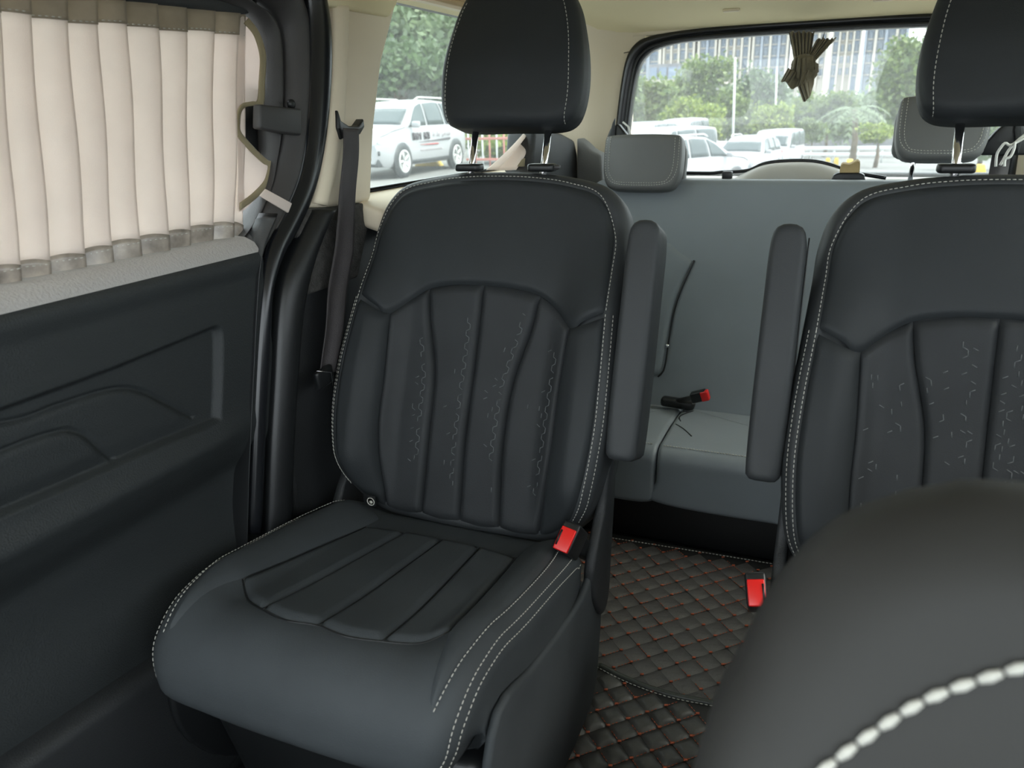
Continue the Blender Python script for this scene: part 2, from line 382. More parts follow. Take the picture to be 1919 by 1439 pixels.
# quarter window
w1 = thing('window_1', (-.955, 1.98, .97), 'left rear quarter window behind the cream pillar', kind='structure')
obj('pane', box((-.955, 1.98, 1.175), (.004, 1.14, .41)), GLASS, w1)
obj('window_frame', join(box((-.95, 1.98, .972), (.016, 1.16, .012)), box((-.95, 2.545, 1.175), (.016, .03, .41))), GLOSSB, w1)
# dark housing by the tail pillar, seen behind the chair back
hp = pxX([(1003, 245), (1030, 243), (1056, 250), (1078, 262), (1084, 290), (1084, 345), (995, 345)], -.84)
obj('dark_housing', bevelled(prism(hp, (-.09, 0, 0)), .015), DARKP, wl, auto=40)
gp = pxY([(1080, 258), (1094, 268), (1108, 282), (1126, 290), (1130, 345), (1080, 345)], 2.56)
obj('lit_housing_face', bevelled(prism(gp, (0, .08, 0)), .01), HOUSING_LIT, wl, auto=40)  # lit face of the dark housing, the light painted as paler grey

# ---- tail: cream corner pillars, tailgate and rear window
wr = thing('wall_rear', (VC, YR, 0), 'tail of the cabin with cream corner pillars', kind='structure')
def corner(side):
    xs = lambda x: x if side < 0 else 2*VC-x
    prof = [(-.955, 2.52), (-.915, 2.54), (-.90, 2.60), (-.865, 2.68), (-.81, 2.735), (-.755, 2.76), (-.715, 2.765), (-.715, 2.83), (-.98, 2.83), (-.98, 2.52)]
    V = []; F = []; zs = np.linspace(.86, 1.42, 14); n = len(prof)
    for z in zs:
        t = (z-.9)/.45; sh = .04*max(0, t)**2+.05*max(0, (z-1.28)/.14)**2
        for x, y in prof: V.append((xs(x+(sh if y < 2.8 else 0)), y-.4*sh*(1 if y < 2.8 else 0), z))
    for j in range(len(zs)-1):
        for i in range(n): F.append((j*n+i, j*n+(i+1) % n, (j+1)*n+(i+1) % n, (j+1)*n+i))
    F += [tuple(range(n)), tuple((len(zs)-1)*n+i for i in range(n))]
    return V, F
for s in (-1, 1): obj('corner_pillar', corner(s), BEIGE, wr, auto=50)
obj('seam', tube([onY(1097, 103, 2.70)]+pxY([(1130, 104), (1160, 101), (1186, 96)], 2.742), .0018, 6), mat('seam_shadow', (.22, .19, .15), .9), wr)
hd = []
xs = np.linspace(-.80, .50, 40)
obj('header', sheet(*grid(lambda u, v: (u, 2.755+.012*math.sin(v*3.1)-.03*v, 1.352+.09*v+.012*(1-((u-VC)/.65)**2)), xs, np.linspace(0, 1, 8)), .02), BEIGE, wr)
# tailgate panel below the window
tg = thing('door_2', (VC, YR+.02, .1), 'tailgate with pale inner trim under the rear window', kind='structure')
obj('tailgate_shell', box((VC, YR+.06, .50), (1.62, .06, .84), bev=.01), DARKP, tg)
obj('inner_sill', box((VC, 2.72, .895), (1.16, .10, .03), bev=.012), TAILP, tg)
# arched pale cover under the glass
ar_out = [(1372, 336), (1400, 322), (1432, 309), (1470, 304), (1520, 304), (1556, 311), (1585, 322), (1606, 338)]
ar = pxY(ar_out, 2.66)
V = []; F = []
A = spline(ar, 40)
for i in range(40):
    a = A[i]; b = np.array([a[0], 2.61, .905]); t = np.linspace(0, 1, 9)
    for q in t: V.append((a[0], a[1]*(1-q)+b[1]*q+.0, a[2]*(1-q*q)+b[2]*q*q-.0) if q else tuple(a))
for i in range(39):
    for k in range(8): F.append((i*9+k, i*9+k+1, (i+1)*9+k+1, (i+1)*9+k))
obj('wiper_cover', sheet(V, F, .012), TAILP, tg)
obj('cover_seal', tube([p+np.array([0, 0, .004]) for p in spline(pxY([(1262, 326), (1330, 327), (1352, 325)]+ar_out[1:-1]+[(1610, 328), (1660, 336)], 2.665), 60)], .006, 8), GLOSSB, tg)
# rear window: frame ring + pane
w2 = thing('window_2', (VC, YR, .9), 'wide rear window with rounded black frame', kind='structure')
def mir(P): return P+[(2*VC-x, z) for x, z in P[::-1]]
gi = [(-.715, .90), (-.712, 1.02), (-.698, 1.16), (-.680, 1.255), (-.655, 1.295), (-.610, 1.318), (-.52, 1.332), (-.35, 1.337), (-.2, 1.338)]
go = [(-.762, .86), (-.756, 1.02), (-.742, 1.17), (-.722, 1.285), (-.690, 1.335), (-.640, 1.355), (-.53, 1.367), (-.35, 1.373), (-.2, 1.374)]
gi2, go2 = mir(gi), mir(go)
I3 = [(x, 2.752, z) for x, z in gi2]; O3 = [(x, 2.738, z) for x, z in go2]
obj('window_frame', band([np.array(p) for p in I3], [np.array(p) for p in O3], .03, .012, 140, 8, np.array([0, -1., 0])), GLOSSB, w2)
mid = [tuple((np.array(a)*.72+np.array(b)*.28)-np.array([0, .012, 0])) for a, b in zip(I3, O3)]
obj('rubber_lip', tube(spline(mid, 140), .0035, 6), BLACKP, w2)
zlow = .87
pv = spline([(x, z) for x, z in [(gi2[0][0]-.02, zlow)]+[(x*1.0, z+.008) for x, z in gi2]+[(gi2[-1][0]+.02, zlow)]], 80)
obj('pane', prism([(x, 2.768, z) for x, z in pv], (0, .004, 0)), GLASSR, w2, smooth=False)

# ---- right wall (mostly out of the picture)
wrt = thing('wall_right', (XR, 1.5, 0), 'right cabin side behind the right chair', kind='structure')
obj('lower_lining', box((XR+.02, 1.35, .47), (.06, 2.9, .94), bev=.01), DARKP, wrt)
obj('cream_pillar', box((XR-.01, 1.25, 1.16), (.07, .16, .46), bev=.02), BEIGE, wrt)
obj('window_ledge', box((XR-.01, 2.0, .95), (.10, 1.3, .04), bev=.012), BEIGE, wrt)
obj('outer_head', box((XR+.03, 1.0, 1.36), (.06, 3.2, .09), bev=.01), BEIGE, wrt)
w4 = thing('window_3', (XR+.02, 1.9, .97), 'right rear quarter window beyond the right chair', kind='structure')
obj('pane', box((XR+.02, 1.93, 1.155), (.004, 1.18, .37)), GLASS, w4)
obj('window_frame', box((XR+.015, 1.93, .972), (.016, 1.2, .012)), GLOSSB, w4)
dw = obj('wall_front', box((VC, -.62, .36), (1.6, .06, .74), bev=.03), DARKP); tag(dw, 'dark dashboard bulkhead ahead of the front seats', kind='structure')

# ---- sliding door
dr = thing('door_1', (XL, .65, .1), 'dark sliding door with a moulded lower panel and a curtained window', kind='structure')
# moulded panel: height field over (y,z), pushed into the cabin along +X
rec = pxX([(-120, 812), (0, 770), (200, 697), (385, 622), (408, 615), (415, 640), (412, 770), (400, 792), (300, 835), (150, 902), (0, 968), (-120, 1022)], -.905)
recp = spline([(p[1], p[2]) for p in rec], 160, True)
from_px = lambda pts: spline([(onX(a, b, -.905)[1], onX(a, b, -.905)[2]) for a, b in pts], 60)
c1 = from_px([(-60, 815), (0, 797), (60, 785), (120, 762), (180, 742), (235, 729), (280, 735), (320, 755), (372, 783)])
c2 = from_px([(-60, 868), (0, 852), (60, 828), (110, 812), (140, 808), (170, 818), (200, 845), (222, 862)])
ys = np.linspace(.20, 1.075, 300); zs = np.concatenate([np.linspace(.0, .55, 60, endpoint=False), np.linspace(.55, .82, 150, endpoint=False), np.linspace(.82, .935, 30)])
YY, ZZ = np.meshgrid(ys, zs); pts = np.stack([YY.ravel(), ZZ.ravel()], 1)
def inside(p, poly):
    A = np.array(poly); B = np.roll(A, -1, 0); x, y = p[:, 0][:, None], p[:, 1][:, None]
    cond = ((A[:, 1] > y) != (B[:, 1] > y)) & (x < (B[:, 0]-A[:, 0])*(y-A[:, 1])/(B[:, 1]-A[:, 1]+1e-12)+A[:, 0]); return cond.sum(1) % 2 == 1
dI = polydist(pts, recp); ins = inside(pts, recp)
sd_ = np.where(ins, dI, -dI)
H = -.013*sstep(-.005, .006, sd_)                              # recess
H -= .006*sstep(.0, .02, -(pts[:, 1]-.925))*0
g1 = polydist(pts, c1, False); g2 = polydist(pts, c2, False)
H -= .0045*np.exp(-(g1/.003)**2)*ins + .0045*np.exp(-(g2/.003)**2)*ins
def under(c): return np.interp(pts[:, 0], c[:, 0], c[:, 1], left=9, right=-9) > pts[:, 1]
H += (.003*(under(c1) & ins)*sstep(0, .012, g1) + .003*(under(c2) & ins)*sstep(0, .012, g2))*sstep(0, .03, sd_)
H += .012*np.exp(-((pts[:, 1]-.628)/.022)**2)*sstep(1.03, .88, pts[:, 0])                  # ridge under the recess
H += (-.030*sstep(.605, .54, pts[:, 1])+.018*sstep(.50, .36, pts[:, 1]))*(.35+.65*sstep(1.06, .90, pts[:, 0]))
H += .004*sstep(.87, .895, pts[:, 1]); H -= .05*sstep(.900, .945, pts[:, 1])                          # rolls over into the ledge
H -= .03*sstep(1.045, 1.08, pts[:, 0])
Vd = [(-.905+H[i], pts[i, 0], pts[i, 1]) for i in range(len(pts))]
n = len(ys); Fd = [(j*n+i, j*n+i+1, (j+1)*n+i+1, (j+1)*n+i) for j in range(len(zs)-1) for i in range(n-1)]
obj('moulded_panel', sheet(Vd, Fd, .012), DOORP, dr)
obj('core', box((-.985, .55, .43), (.05, 1.10, .96)), DARKP, dr)
# grained ledge under the curtain, its colour paled to stand for window light
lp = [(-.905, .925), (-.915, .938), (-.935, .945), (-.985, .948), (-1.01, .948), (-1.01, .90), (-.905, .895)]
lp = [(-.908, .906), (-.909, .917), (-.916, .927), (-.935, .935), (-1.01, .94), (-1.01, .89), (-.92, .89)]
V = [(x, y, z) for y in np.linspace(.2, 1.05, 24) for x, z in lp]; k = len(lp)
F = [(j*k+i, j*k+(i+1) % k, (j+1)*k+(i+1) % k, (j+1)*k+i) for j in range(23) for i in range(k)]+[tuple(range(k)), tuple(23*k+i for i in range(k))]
obj('ledge', (V, F), LEDGE_LIT, dr, auto=40)
# window frame of the door: rounded dark band, outer trim band, black seal
obj('inner_frame', band(pxX([(230, -14), (380, -2), (430, 10), (462, 22), (480, 44), (492, 90), (494, 200), (496, 290), (486, 350), (462, 405), (436, 446)], -.965),
     pxX([(230, -60), (420, -30), (480, 8), (510, 30), (526, 70), (530, 160), (526, 250), (517, 300), (508, 345), (485, 400), (448, 452)], -.945), .03, .010), FRAMEP, dr)
obj('outer_frame', band(pxX([(300, -70), (430, -34), (490, 4), (516, 28), (530, 70), (533, 160), (528, 250), (519, 300), (509, 345), (482, 410), (440, 462), (400, 480)], -.945),
     pxX([(300, -120), (450, -90), (540, -50), (566, 0), (580, 60), (580, 160), (573, 260), (561, 325), (535, 390), (500, 450), (478, 500), (460, 540)], -.920), .04, .016), FRAMEP, dr)
obj('rear_edge', band(pxX([(478, 470), (466, 540), (458, 640), (452, 760), (450, 900), (448, 1060), (448, 1200)], -.925), pxX([(520, 400), (492, 470), (482, 560), (476, 680), (470, 800), (464, 950), (460, 1200)], -.90), .04, .006), BLACKP, dr)
sl = obj('door_seal', band(pxX([(560, -90), (576, -10), (582, 60), (582, 160), (575, 260), (562, 330), (535, 395), (505, 455), (490, 520), (480, 620), (472, 760), (462, 1000)], -.91),
     pxX([(590, -90), (610, -10), (620, 60), (620, 150), (610, 260), (590, 355), (558, 430), (530, 480), (510, 545), (505, 640), (497, 780), (488, 1000)], -.90), .04, .010), GLOSSB, wl)
obj('sill_trim', band(pxX([(588, 392), (560, 450), (532, 520), (520, 600), (513, 720), (505, 860), (500, 1010)], -.898),
     pxX([(628, 392), (602, 450), (580, 520), (566, 600), (556, 720), (548, 860), (545, 1010)], -.885), .05, .014), BLACKP, wl)
# latch bracket on the frame
lt = obj('latch_bracket', bevelled(prism(pxX([(489, 195), (520, 199), (566, 204), (566, 254), (520, 248), (488, 241)], -.905), (-.018, 0, 0)), .004), FRAMEP, dr, auto=30)
obj('latch_screw', lathe([(.008, 0), (.008, .006), (.004, .008)], 16, lambda v: (onX(543, 195, -.92)[0]+v[2], onX(543, 195, -.92)[1]+v[0], onX(543, 195, -.92)[2]+v[1])), BLACKP, lt)
obj('latch_recess', box(onX(470, 222, -.985), (.01, .10, .12)), BLACKP, dr)
# pane of the sliding door
w5 = thing('window_4', (-.995, .65, .93), 'sliding door window behind the pleated curtain', kind='structure')
obj('pane', box((-.998, .62, 1.12), (.004, .95, .40)), GLASS, w5)
# step well and sill at the lower left
st = obj('trim_1', bevelled(prism([(-.95, .1, .05), (-.95, 1.1, .05), (-.95, 1.1, .30), (-.95, .1, .40)], (.07, 0, 0)), .02), DARKP, auto=40); tag(st, 'dark door sill moulding low on the left', kind='structure')

# ================================================================== SEATS
TH = math.radians(19); SB, CB = math.sin(TH), math.cos(TH)
def MB(x, s, n):                              # backrest plane in the chair's frame (origin on the floor under the seat joint)
    return (x, SB*s-CB*n, .385+CB*s+SB*n)
HOUT = [(0, -.01), (.12, -.005), (.185, .005), (.236, .045), (.264, .10), (.279, .20), (.279, .30), (.272, .40), (.266, .50), (.263, .56), (.247, .618), (.208, .657), (.14, .676), (.07, .683)]
BOUT = HOUT+[(0, .685)]+[(-x, s) for x, s in HOUT[:0:-1]]
def FB(x, s):
    ax = np.abs(x); b = .056*sstep(.135, .225, ax)*sstep(-.02, .12, s)*(1-.80*sstep(.27, .58, s))
    return b+.012*np.exp(-((s-.17)/.12)**2)-.018*sstep(.45, .68, s)-.010*(x/.25)**2*sstep(.42, .52, s)
BACK = Pad(BOUT, MB, FB, .036, -.095, 200, .012)
# cushion: runs forward from the joint, turns down over the front lip
TC = math.radians(9)
def prof_c(s, s0=.43, R=.085, t=TC):
    if s <= s0: return (-math.cos(t)*s, math.sin(t)*s), (math.sin(t), math.cos(t))
    a = (s-s0)/R; amax = math.radians(88); aa = min(a, amax)
    cy, cz = -math.cos(t)*s0-math.sin(t)*R, math.sin(t)*s0-math.cos(t)*R
    ang = math.pi/2-t+aa                       # normal angle measured from -y... builds the arc
    ny, nz = math.sin(t-aa), math.cos(t-aa)
    y, z = cy+R*ny, cz+R*nz
    if a > amax:
        e = s-s0-amax*R; y += -nz*e; z += ny*e
    return (y, z), (ny, nz)
def MC(x, s, n):
    (y, z), (ny, nz) = prof_c(s); return (x, y+ny*n, .385+z+nz*n)
CO = [(0, -.035), (.14, -.035), (.215, -.025), (.250, .02), (.262, .12), (.264, .22), (.258, .36), (.252, .47), (.246, .53), (.233, .578), (.21, .604), (.12, .614)]
COUT = CO+[(0, .616)]+[(-x, s) for x, s in CO[:0:-1]]
def FCU(x, s):
    ax = np.abs(x); return .034*sstep(.14, .215, ax)*sstep(-.05, .08, s)*(1-.9*sstep(.36, .50, s))-.012*sstep(-.01, -.05, s)+.010*np.exp(-((s-.47)/.10)**2)*(1-(x/.3)**2)
CUSH = Pad(COUT, MC, FCU, .040, -.115, 200)
# headrest
TH2 = math.radians(13)
def MH(x, s, n): return (x,   .262+math.sin(TH2)*s-math.cos(TH2)*n, 1.100+math.cos(TH2)*s+math.sin(TH2)*n)
HO = [(0, 0), (.09, .000), (.124, .010), (.139, .036), (.145, .080), (.142, .13), (.132, .18), (.118, .225), (.094, .258), (.05, .270)]
HRO = HO+[(0, .272)]+[(-x, s) for x, s in HO[:0:-1]]
HEAD = Pad(HRO, MH, lambda x, s: .016*(1-(x/.14)**2)-.02*sstep(.10, .26, s), .024, -.085, 140)
XB = [-.178, -.088, 0, .088, .178]
TOPX = [(-.183, .392), (-.114, .447), (0, .460), (.114, .447), (.183, .392)]
MIDX = [-.176, -.084, .002, .084, .176]
BOTX = [-.160, -.082, 0, .082, .160]
def chanline(i): return [(BOTX[i], .012), (BOTX[i]*.94, .15), (BOTX[i]*.99, .28), (TOPX[i][0]*.92, .385), TOPX[i]] if i in (1, 2, 3) else [(BOTX[i], .012), (MIDX[i], .16), (XB[i], .28), TOPX[i]]
CT = [(-.152, .085), (-.075, .070), (0, .068), (.075, .070), (.152, .085)]
CBm = [(-.176, .385), (-.100, .432), (0, .436), (.100, .432), (.176, .385)]
def cline(i): return [CT[i], (CT[i][0]*.6+CBm[i][0]*.4*1.02, .20), (CT[i][0]*.25+CBm[i][0]*.75*1.02, .33), CBm[i]]
def hexlines(pad, xa, xb, s0, s1, mode, rnd, a=.0085):
    """worn honeycomb embossing: zigzag chains of hexagon sides lying on the panel"""
    out = []; w_ = a*.80; dy = a*.45
    def chain(fx, keep):
        s = s0; up = 1; x_prev = 0; P_ = []
        while s < s1:
            P_ += [(fx(s)+(w_ if up else 0), s), (fx(s+a)+(w_ if up else 0), s+a)]; s += a+dy; up = not up
        for p, q in zip(P_[:-1], P_[1:]):
            if rnd.random() < keep((p[1]-s0)/(s1-s0)):
                na, nb_ = pad.N([p, q])+.0078; out.append(tube([pad.M(p[0], p[1], na), pad.M(q[0], q[1], nb_)], .00078, 4))
    if mode == 'edge':
        chain(lambda s: xb(s)-.016, lambda v: .92 if .15 < v < .93 else .3)
        chain(lambda s: xb(s)-.030, lambda v: .16 if .2 < v < .8 else .03)
        chain(lambda s: (xa(s)+xb(s))/2-.01, lambda v: .10 if .3 < v < .6 else .0)
    else:
        for k in range(6):
            dens = (.10, .16, .10, .10, .30, .12)[k] if mode == 'sparse' else (.3, .45, .35, .4, .45, .3)[k]
            chain(lambda s, k=k: xa(s)+.004+k*(xb(s)-xa(s)-.016)/6, lambda v, d=dens: d*(.4+.9*(math.sin(v*19+k*2.1)*.5+.5)))
    return join(*out) if out else None

def captain_chair(x, y, label, inb, group, hexmode, cover=True):
    """inb: +1 when the aisle lies on the chair's right in the picture"""
    t = thing('captain_chair', (x, y, 0), label, 'seat', group)
    P = lambda nm, vf, m, par=t, **k: obj(nm, vf, m, par, world=False, **k)
    b = P('backrest', BACK.body(30), LEATHER2)
    # panels
    L0, L4_ = chanline(0), chanline(4)
    up_bot = [(-.248, .425), (-.21, .405)]+TOPX+[(.21, .405), (.248, .425)]
    P('upper_panel', BACK.patch(up_bot, [(-.226, .600), (-.203, .631), (-.17, .648), (-.10, .661), (0, .666), (.10, .661), (.17, .648), (.203, .631), (.226, .600)], [(-.248, .425), (-.2445, .50), (-.240, .555), (-.226, .600)], [(.248, .425), (.2445, .50), (.240, .555), (.226, .600)], .004, .004, .010, 60, 40), LEATHER, b)
    for s in (-1, 1):
        inner = [(s*abs(a), c) for a, c in L0]; outer = [(s*.218, .045), (s*.244, .10), (s*.256, .20), (s*.255, .30), (s*.248, .415)]
        if s < 0: P('bolster', BACK.patch([outer[0], (s*.185, .02), inner[0]], [outer[-1], (s*.21, .398), inner[-1]], outer, inner, .0065, .004, .010, 26, 40), LEATHER, b)
        else: P('bolster', BACK.patch([inner[0], (s*.185, .02), outer[0]], [inner[-1], (s*.21, .398), outer[-1]], inner, outer, .0065, .004, .010, 26, 40), LEATHER, b)
    rnd = random.Random(11 if inb > 0 else 23)
    for i in range(4):
        l, r = chanline(i), chanline(i+1)
        tp = [TOPX[i], ((TOPX[i][0]+TOPX[i+1][0])/2, (TOPX[i][1]+TOPX[i+1][1])/2+(.004 if i in (1, 2) else .006)), TOPX[i+1]]
        c = P('channel', BACK.patch([l[0], ((l[0][0]+r[0][0])/2, .006), r[0]], tp, l, r, .0075, .004, .011, 26, 50), CHANF, b)
        ls, rs = np.array(l), np.array(r)
        fa = lambda s, ls=ls: np.interp(s, ls[:, 1], ls[:, 0])+.006; fb = lambda s, rs=rs: np.interp(s, rs[:, 1], rs[:, 0])-.006
        hv = hexlines(BACK, fa, fb, .08, .42 if i in (1, 2) else .36, 'edge' if hexmode == 'edge' else ('sparse' if i < 2 else 'dense'), rnd)
        if hv: o = P('hexagon_embossing', hv, EMBOSS, c); o['kind'] = 'stuff'
    # thread: dome seam, double rows down the bolsters
    def thr(pts, par=b, pad=BACK, n=120, dn=.004):
        o = P('stitching', stitches(pad.line(pts, n, dn)), THREAD, par); o['kind'] = 'stuff'
    thr([(-.250, .42), (-.246, .50), (-.241, .565), (-.205, .635), (-.14, .659), (-.07, .668), (0, .670), (.07, .668), (.14, .659), (.205, .635), (.241, .565), (.246, .50), (.250, .42)], n=260)
    for s in (-1, 1):
        thr([(s*.250, .42), (s*.2585, .30), (s*.2595, .20), (s*.248, .10), (s*.226, .05)])
        thr([(s*.2610, .42), (s*.2695, .30), (s*.2700, .20), (s*.258, .10), (s*.235, .05)], dn=.001)
        # third row and fold line on the flank
        o = P('stitching', stitches([np.array(MB(s*(np.interp(q,[.07,.10,.2,.3,.4,.43],[.2485,.2645,.2800,.2800,.2730,.2710])), q, -.026)) for q in np.linspace(.07, .43, 60)]), THREAD, b); o['kind'] = 'stuff'
    # tag with round emblem
    tg_ = P('care_tag', box(MB(-.172, .030, .045), (.026, .004, .022), bev=.001), BLACKP, b)
    o = P('emblem', lathe([(.0085, 0), (.0085, .001), (.0068, .001), (.0068, 0)], 24, lambda v: (MB(-.168, .030, .045)[0]+v[0], MB(-.168, .030, .045)[1]-.003-v[2], MB(-.168, .03, .045)[2]+v[1])), THREAD, tg_)
    P('emblem_mark', lathe([(.0045, 0), (.0045, .0012), (.002, .0016)], 5, lambda v: (MB(-.168, .030, .045)[0]+v[0]*.9+.0008, MB(-.168, .030, .045)[1]-.003-v[2], MB(-.168, .03, .045)[2]+v[1]*.8-.001)), THREAD, tg_)
    # cushion and its panels
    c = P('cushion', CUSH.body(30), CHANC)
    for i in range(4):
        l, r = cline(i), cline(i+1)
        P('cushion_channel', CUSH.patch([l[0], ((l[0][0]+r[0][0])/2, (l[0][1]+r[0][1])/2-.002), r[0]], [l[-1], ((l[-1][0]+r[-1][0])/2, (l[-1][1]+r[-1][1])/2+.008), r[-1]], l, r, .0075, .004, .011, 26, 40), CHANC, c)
    rim = lambda C_, d: [(C_[0][0], C_[0][1]), ((C_[0][0]+C_[1][0])/2, (C_[0][1]+C_[1][1])/2+d), C_[1], ((C_[1][0]+C_[2][0])/2, (C_[1][1]+C_[2][1])/2+d), C_[2], ((C_[3][0]+C_[2][0])/2, (C_[3][1]+C_[2][1])/2+d), C_[3], ((C_[3][0]+C_[4][0])/2, (C_[3][1]+C_[4][1])/2+d), C_[4]]
    P('sewn_seam', join(*[tube(CUSH.line(l_, 40, .0002), .0013, 6) for l_ in [cline(i) for i in range(5)]+[rim(CT, -.002), rim(CBm, .008)]]), BLACKP, c)
    for s in (-1, 1):
        inner = [(s*abs(a), q) for a, q in cline(4)]+[(s*.186, .42), (s*.205, .50)]; outer = [(s*.205, -.005), (s*.224, .05), (s*.233, .15), (s*.235, .28), (s*.232, .38), (s*.222, .46), (s*.214, .505)]
        inner = [(s*.150, .03)]+inner
        a_, b_ = (outer, inner) if s < 0 else (inner, outer)
        P('cushion_bolster', CUSH.patch([a_[0], ((a_[0][0]+b_[0][0])/2, (a_[0][1]+b_[0][1])/2), b_[0]], [a_[-1], b_[-1]], a_, b_, .006, .004, .012), CHANC, c)
        thr([(s*.224, .03), (s*.2365, .15), (s*.2365, .28), (s*.231, .38), (s*.222, .46), (s*.214, .508)], c, CUSH)
        thr([(s*.250, .05), (s*.2535, .15), (s*.2515, .28), (s*.2455, .40), (s*.2400, .50), (s*.235, .55), (s*.225, .575)], c, CUSH, 160, .002)
        thr([(s*.257, .05), (s*.2605, .15), (s*.2585, .28), (s*.2525, .40), (s*.2470, .50), (s*.241, .55), (s*.230, .583)], c, CUSH, 160, .0005)
    # headrest on two chrome posts
    h = P('headrest', HEAD.body(22), LEATHER)
    for s in (-1, 1):
        thr([(s*.118, .006), (s*.124, .05), (s*.1235, .10), (s*.117, .16), (s*.103, .215), (s*.09, .238)], h, HEAD, 90, .001)
        top = MH(s*.076, .03, -.045); bot = MB(s*.076, .640, -.050)
        P('post', tube([bot, top], .0068, 16), CHROME, h)
        g0 = np.array(MB(s*.076, .686, -.046))
        gd = P('post_guide', bevelled(prism([g0+np.array([a*.030*.9, bq*.017, 0]) for a, bq in [(-1, -.6), (-.8, -1), (.8, -1), (1, -.6), (1, .6), (.8, 1), (-.8, 1), (-1, .6)]], (0, 0, .014)), .005), BLACKP, b, auto=50)
        if s > 0: P('release_button', box(g0+np.array([.031, -.004, .008]), (.012, .012, .008), bev=.003), FRAMEP, gd)
    # armrest folded up on the aisle side
    ax = .305*inb
    AO = [(0, .175), (.022, .178), (.027, .20), (.0285, .30), (.028, .45), (.027, .545), (.020, .575), (0, .582)]
    AO = AO+[(-q, s) for q, s in AO[-2:0:-1]]
    ar_ = Pad(AO, lambda q, s, n_: MB(ax+q, s, n_), lambda q, s: .055+.0*q, .012, -.030, 90)
    a = P('armrest', ar_.body(10, .012), LEATHER2)
    o = P('armrest_seam', tube([MB(ax-inb*.029, s, .020) for s in np.linspace(.19, .565, 30)], .0012, 5), BLACKP, a)
    P('armrest_pivot', lathe([(.022, 0), (.022, .03)], 20, lambda v: MB(ax-inb*.045+v[2]*inb, .24+v[0], .01+v[1])), BLACKP, a)
    # base, skirt, recliner cover
    bs = P('seat_base', bevelled(([(sx*wx, yy, zz) for sx in (-1, 1) for wx, yy, zz in ((.205, -.40, .034), (.250, -.44, .30), (.250, .06, .30), (.225, .04, .034))], [(0, 1, 2, 3), (7, 6, 5, 4), (0, 4, 5, 1), (1, 5, 6, 2), (2, 6, 7, 3), (3, 7, 4, 0)]), .03), BLACKP, auto=60)
    sk = [(-.47, .315), (-.46, .20), (-.36, .08), (-.20, .035), (-.02, .035), (.04, .07), (.05, .20), (.04, .31), (.00, .37), (-.06, .345), (-.15, .35), (-.30, .375), (-.42, .40)]
    for s in (-1, 1):
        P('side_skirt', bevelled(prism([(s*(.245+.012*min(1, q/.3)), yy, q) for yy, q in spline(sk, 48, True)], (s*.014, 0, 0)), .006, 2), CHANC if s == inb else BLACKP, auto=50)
    rc = [(-.02, .30), (-.035, .36), (.00, .42), (.035, .46), (.06, .53), (.095, .545), (.10, .48), (.085, .36), (.07, .26), (.03, .24)]
    for s in (-1, 1):
        P('recliner_cover', bevelled(prism([(s*.256, yy, q) for yy, q in spline(rc, 40, True)], (s*.020, 0, 0)), .006, 2), DARKP, auto=50)
    # belt buckle
    bx = inb*.262; bc = np.array([bx-.016, -.070, .447]) if inb > 0 else np.array([bx-.030, -.07, .418])
    Rb = rotx(math.radians(48)) @ rotz(math.radians(-12*inb))
    bk = P('belt_buckle', box(bc, (.032, .052, .060), Rb, .005), BLACKP)
    P('red_button', box(bc+Rb@np.array([0, -.006, .030]), (.026, .040, .008), Rb, .002), RED, bk)
    P('buckle_stalk', box(bc+Rb@np.array([0, .005, -.07]), (.022, .030, .10), Rb, .004), BLACKP, bk)
    P('button_slot', box(bc+Rb@np.array([-inb*.010, -.006, .0335]), (.003, .026, .003), Rb), BLACKP, bk)
    return t
GR = 'captain chairs of the middle row'
ch1 = captain_chair(-.606, 1.15, 'charcoal leather captain chair beside the curtained sliding door', 1, GR, 'edge')
ch2 = captain_chair(.233, 1.15, 'charcoal leather captain chair cut off by the right edge, with hexagon embossing', -1, GR, 'full')

# ---- front seat close to the lens
t = thing('front_seat', (.235, .42, 0), 'front seat shoulder close to the lens with thick pale stitching', 'seat')
FA = math.radians(15); FJ = np.array([.235, .36-.55*math.sin(FA), .955-.55*math.cos(FA)])
def MF(x, s, n): return (x, FJ[1]-.42+math.sin(FA)*s-math.cos(FA)*n, FJ[2]+math.cos(FA)*s+math.sin(FA)*n)
def fpx(px, py, off):
    nb = np.array([0, -math.cos(FA), math.sin(FA)]); r = ray(px, py); P_ = CAM+r*(np.dot(FJ+nb*off-CAM, nb)/np.dot(r, nb))
    return (P_[0]-.235, float(np.dot(P_-FJ-nb*off, [0, math.sin(FA), math.cos(FA)])))
FL = [fpx(*p, -.035) for p in [(1300, 1439), (1380, 1250), (1450, 1120), (1560, 1010), (1700, 952), (1800, 936), (1919, 930)]]
k_ = FL[0][0]
FOUT = [(0, -.02), (.19, -.01), (-k_*.95, .06), (-k_*1.02, .20)]+[(-a, b_) for a, b_ in FL]+[(0, FL[-1][1]+.004)]+[(a, b_) for a, b_ in FL[::-1]]+[(k_*1.02, .20), (k_*.95, .06), (-.19, -.01)]
FP = Pad(FOUT, MF, lambda x, s: .03*sstep(.14, .25, np.abs(x))*(1-sstep(.3, .5, s))-.015*sstep(.40, .56, s), .050, -.10, 160)
fb = obj('backrest', FP.body(26), FRONTL, t, world=False)
o = obj('stitching', stitches(FP.line([fpx(*p, .012) for p in [(1400, 1560), (1480, 1485), (1550, 1439), (1640, 1385), (1750, 1330), (1919, 1282)]]+[fpx(2060, 1258, .012)], 160, .003), .0105, .0016, .0024), THREAD, fb, world=False); o['kind'] = 'stuff'
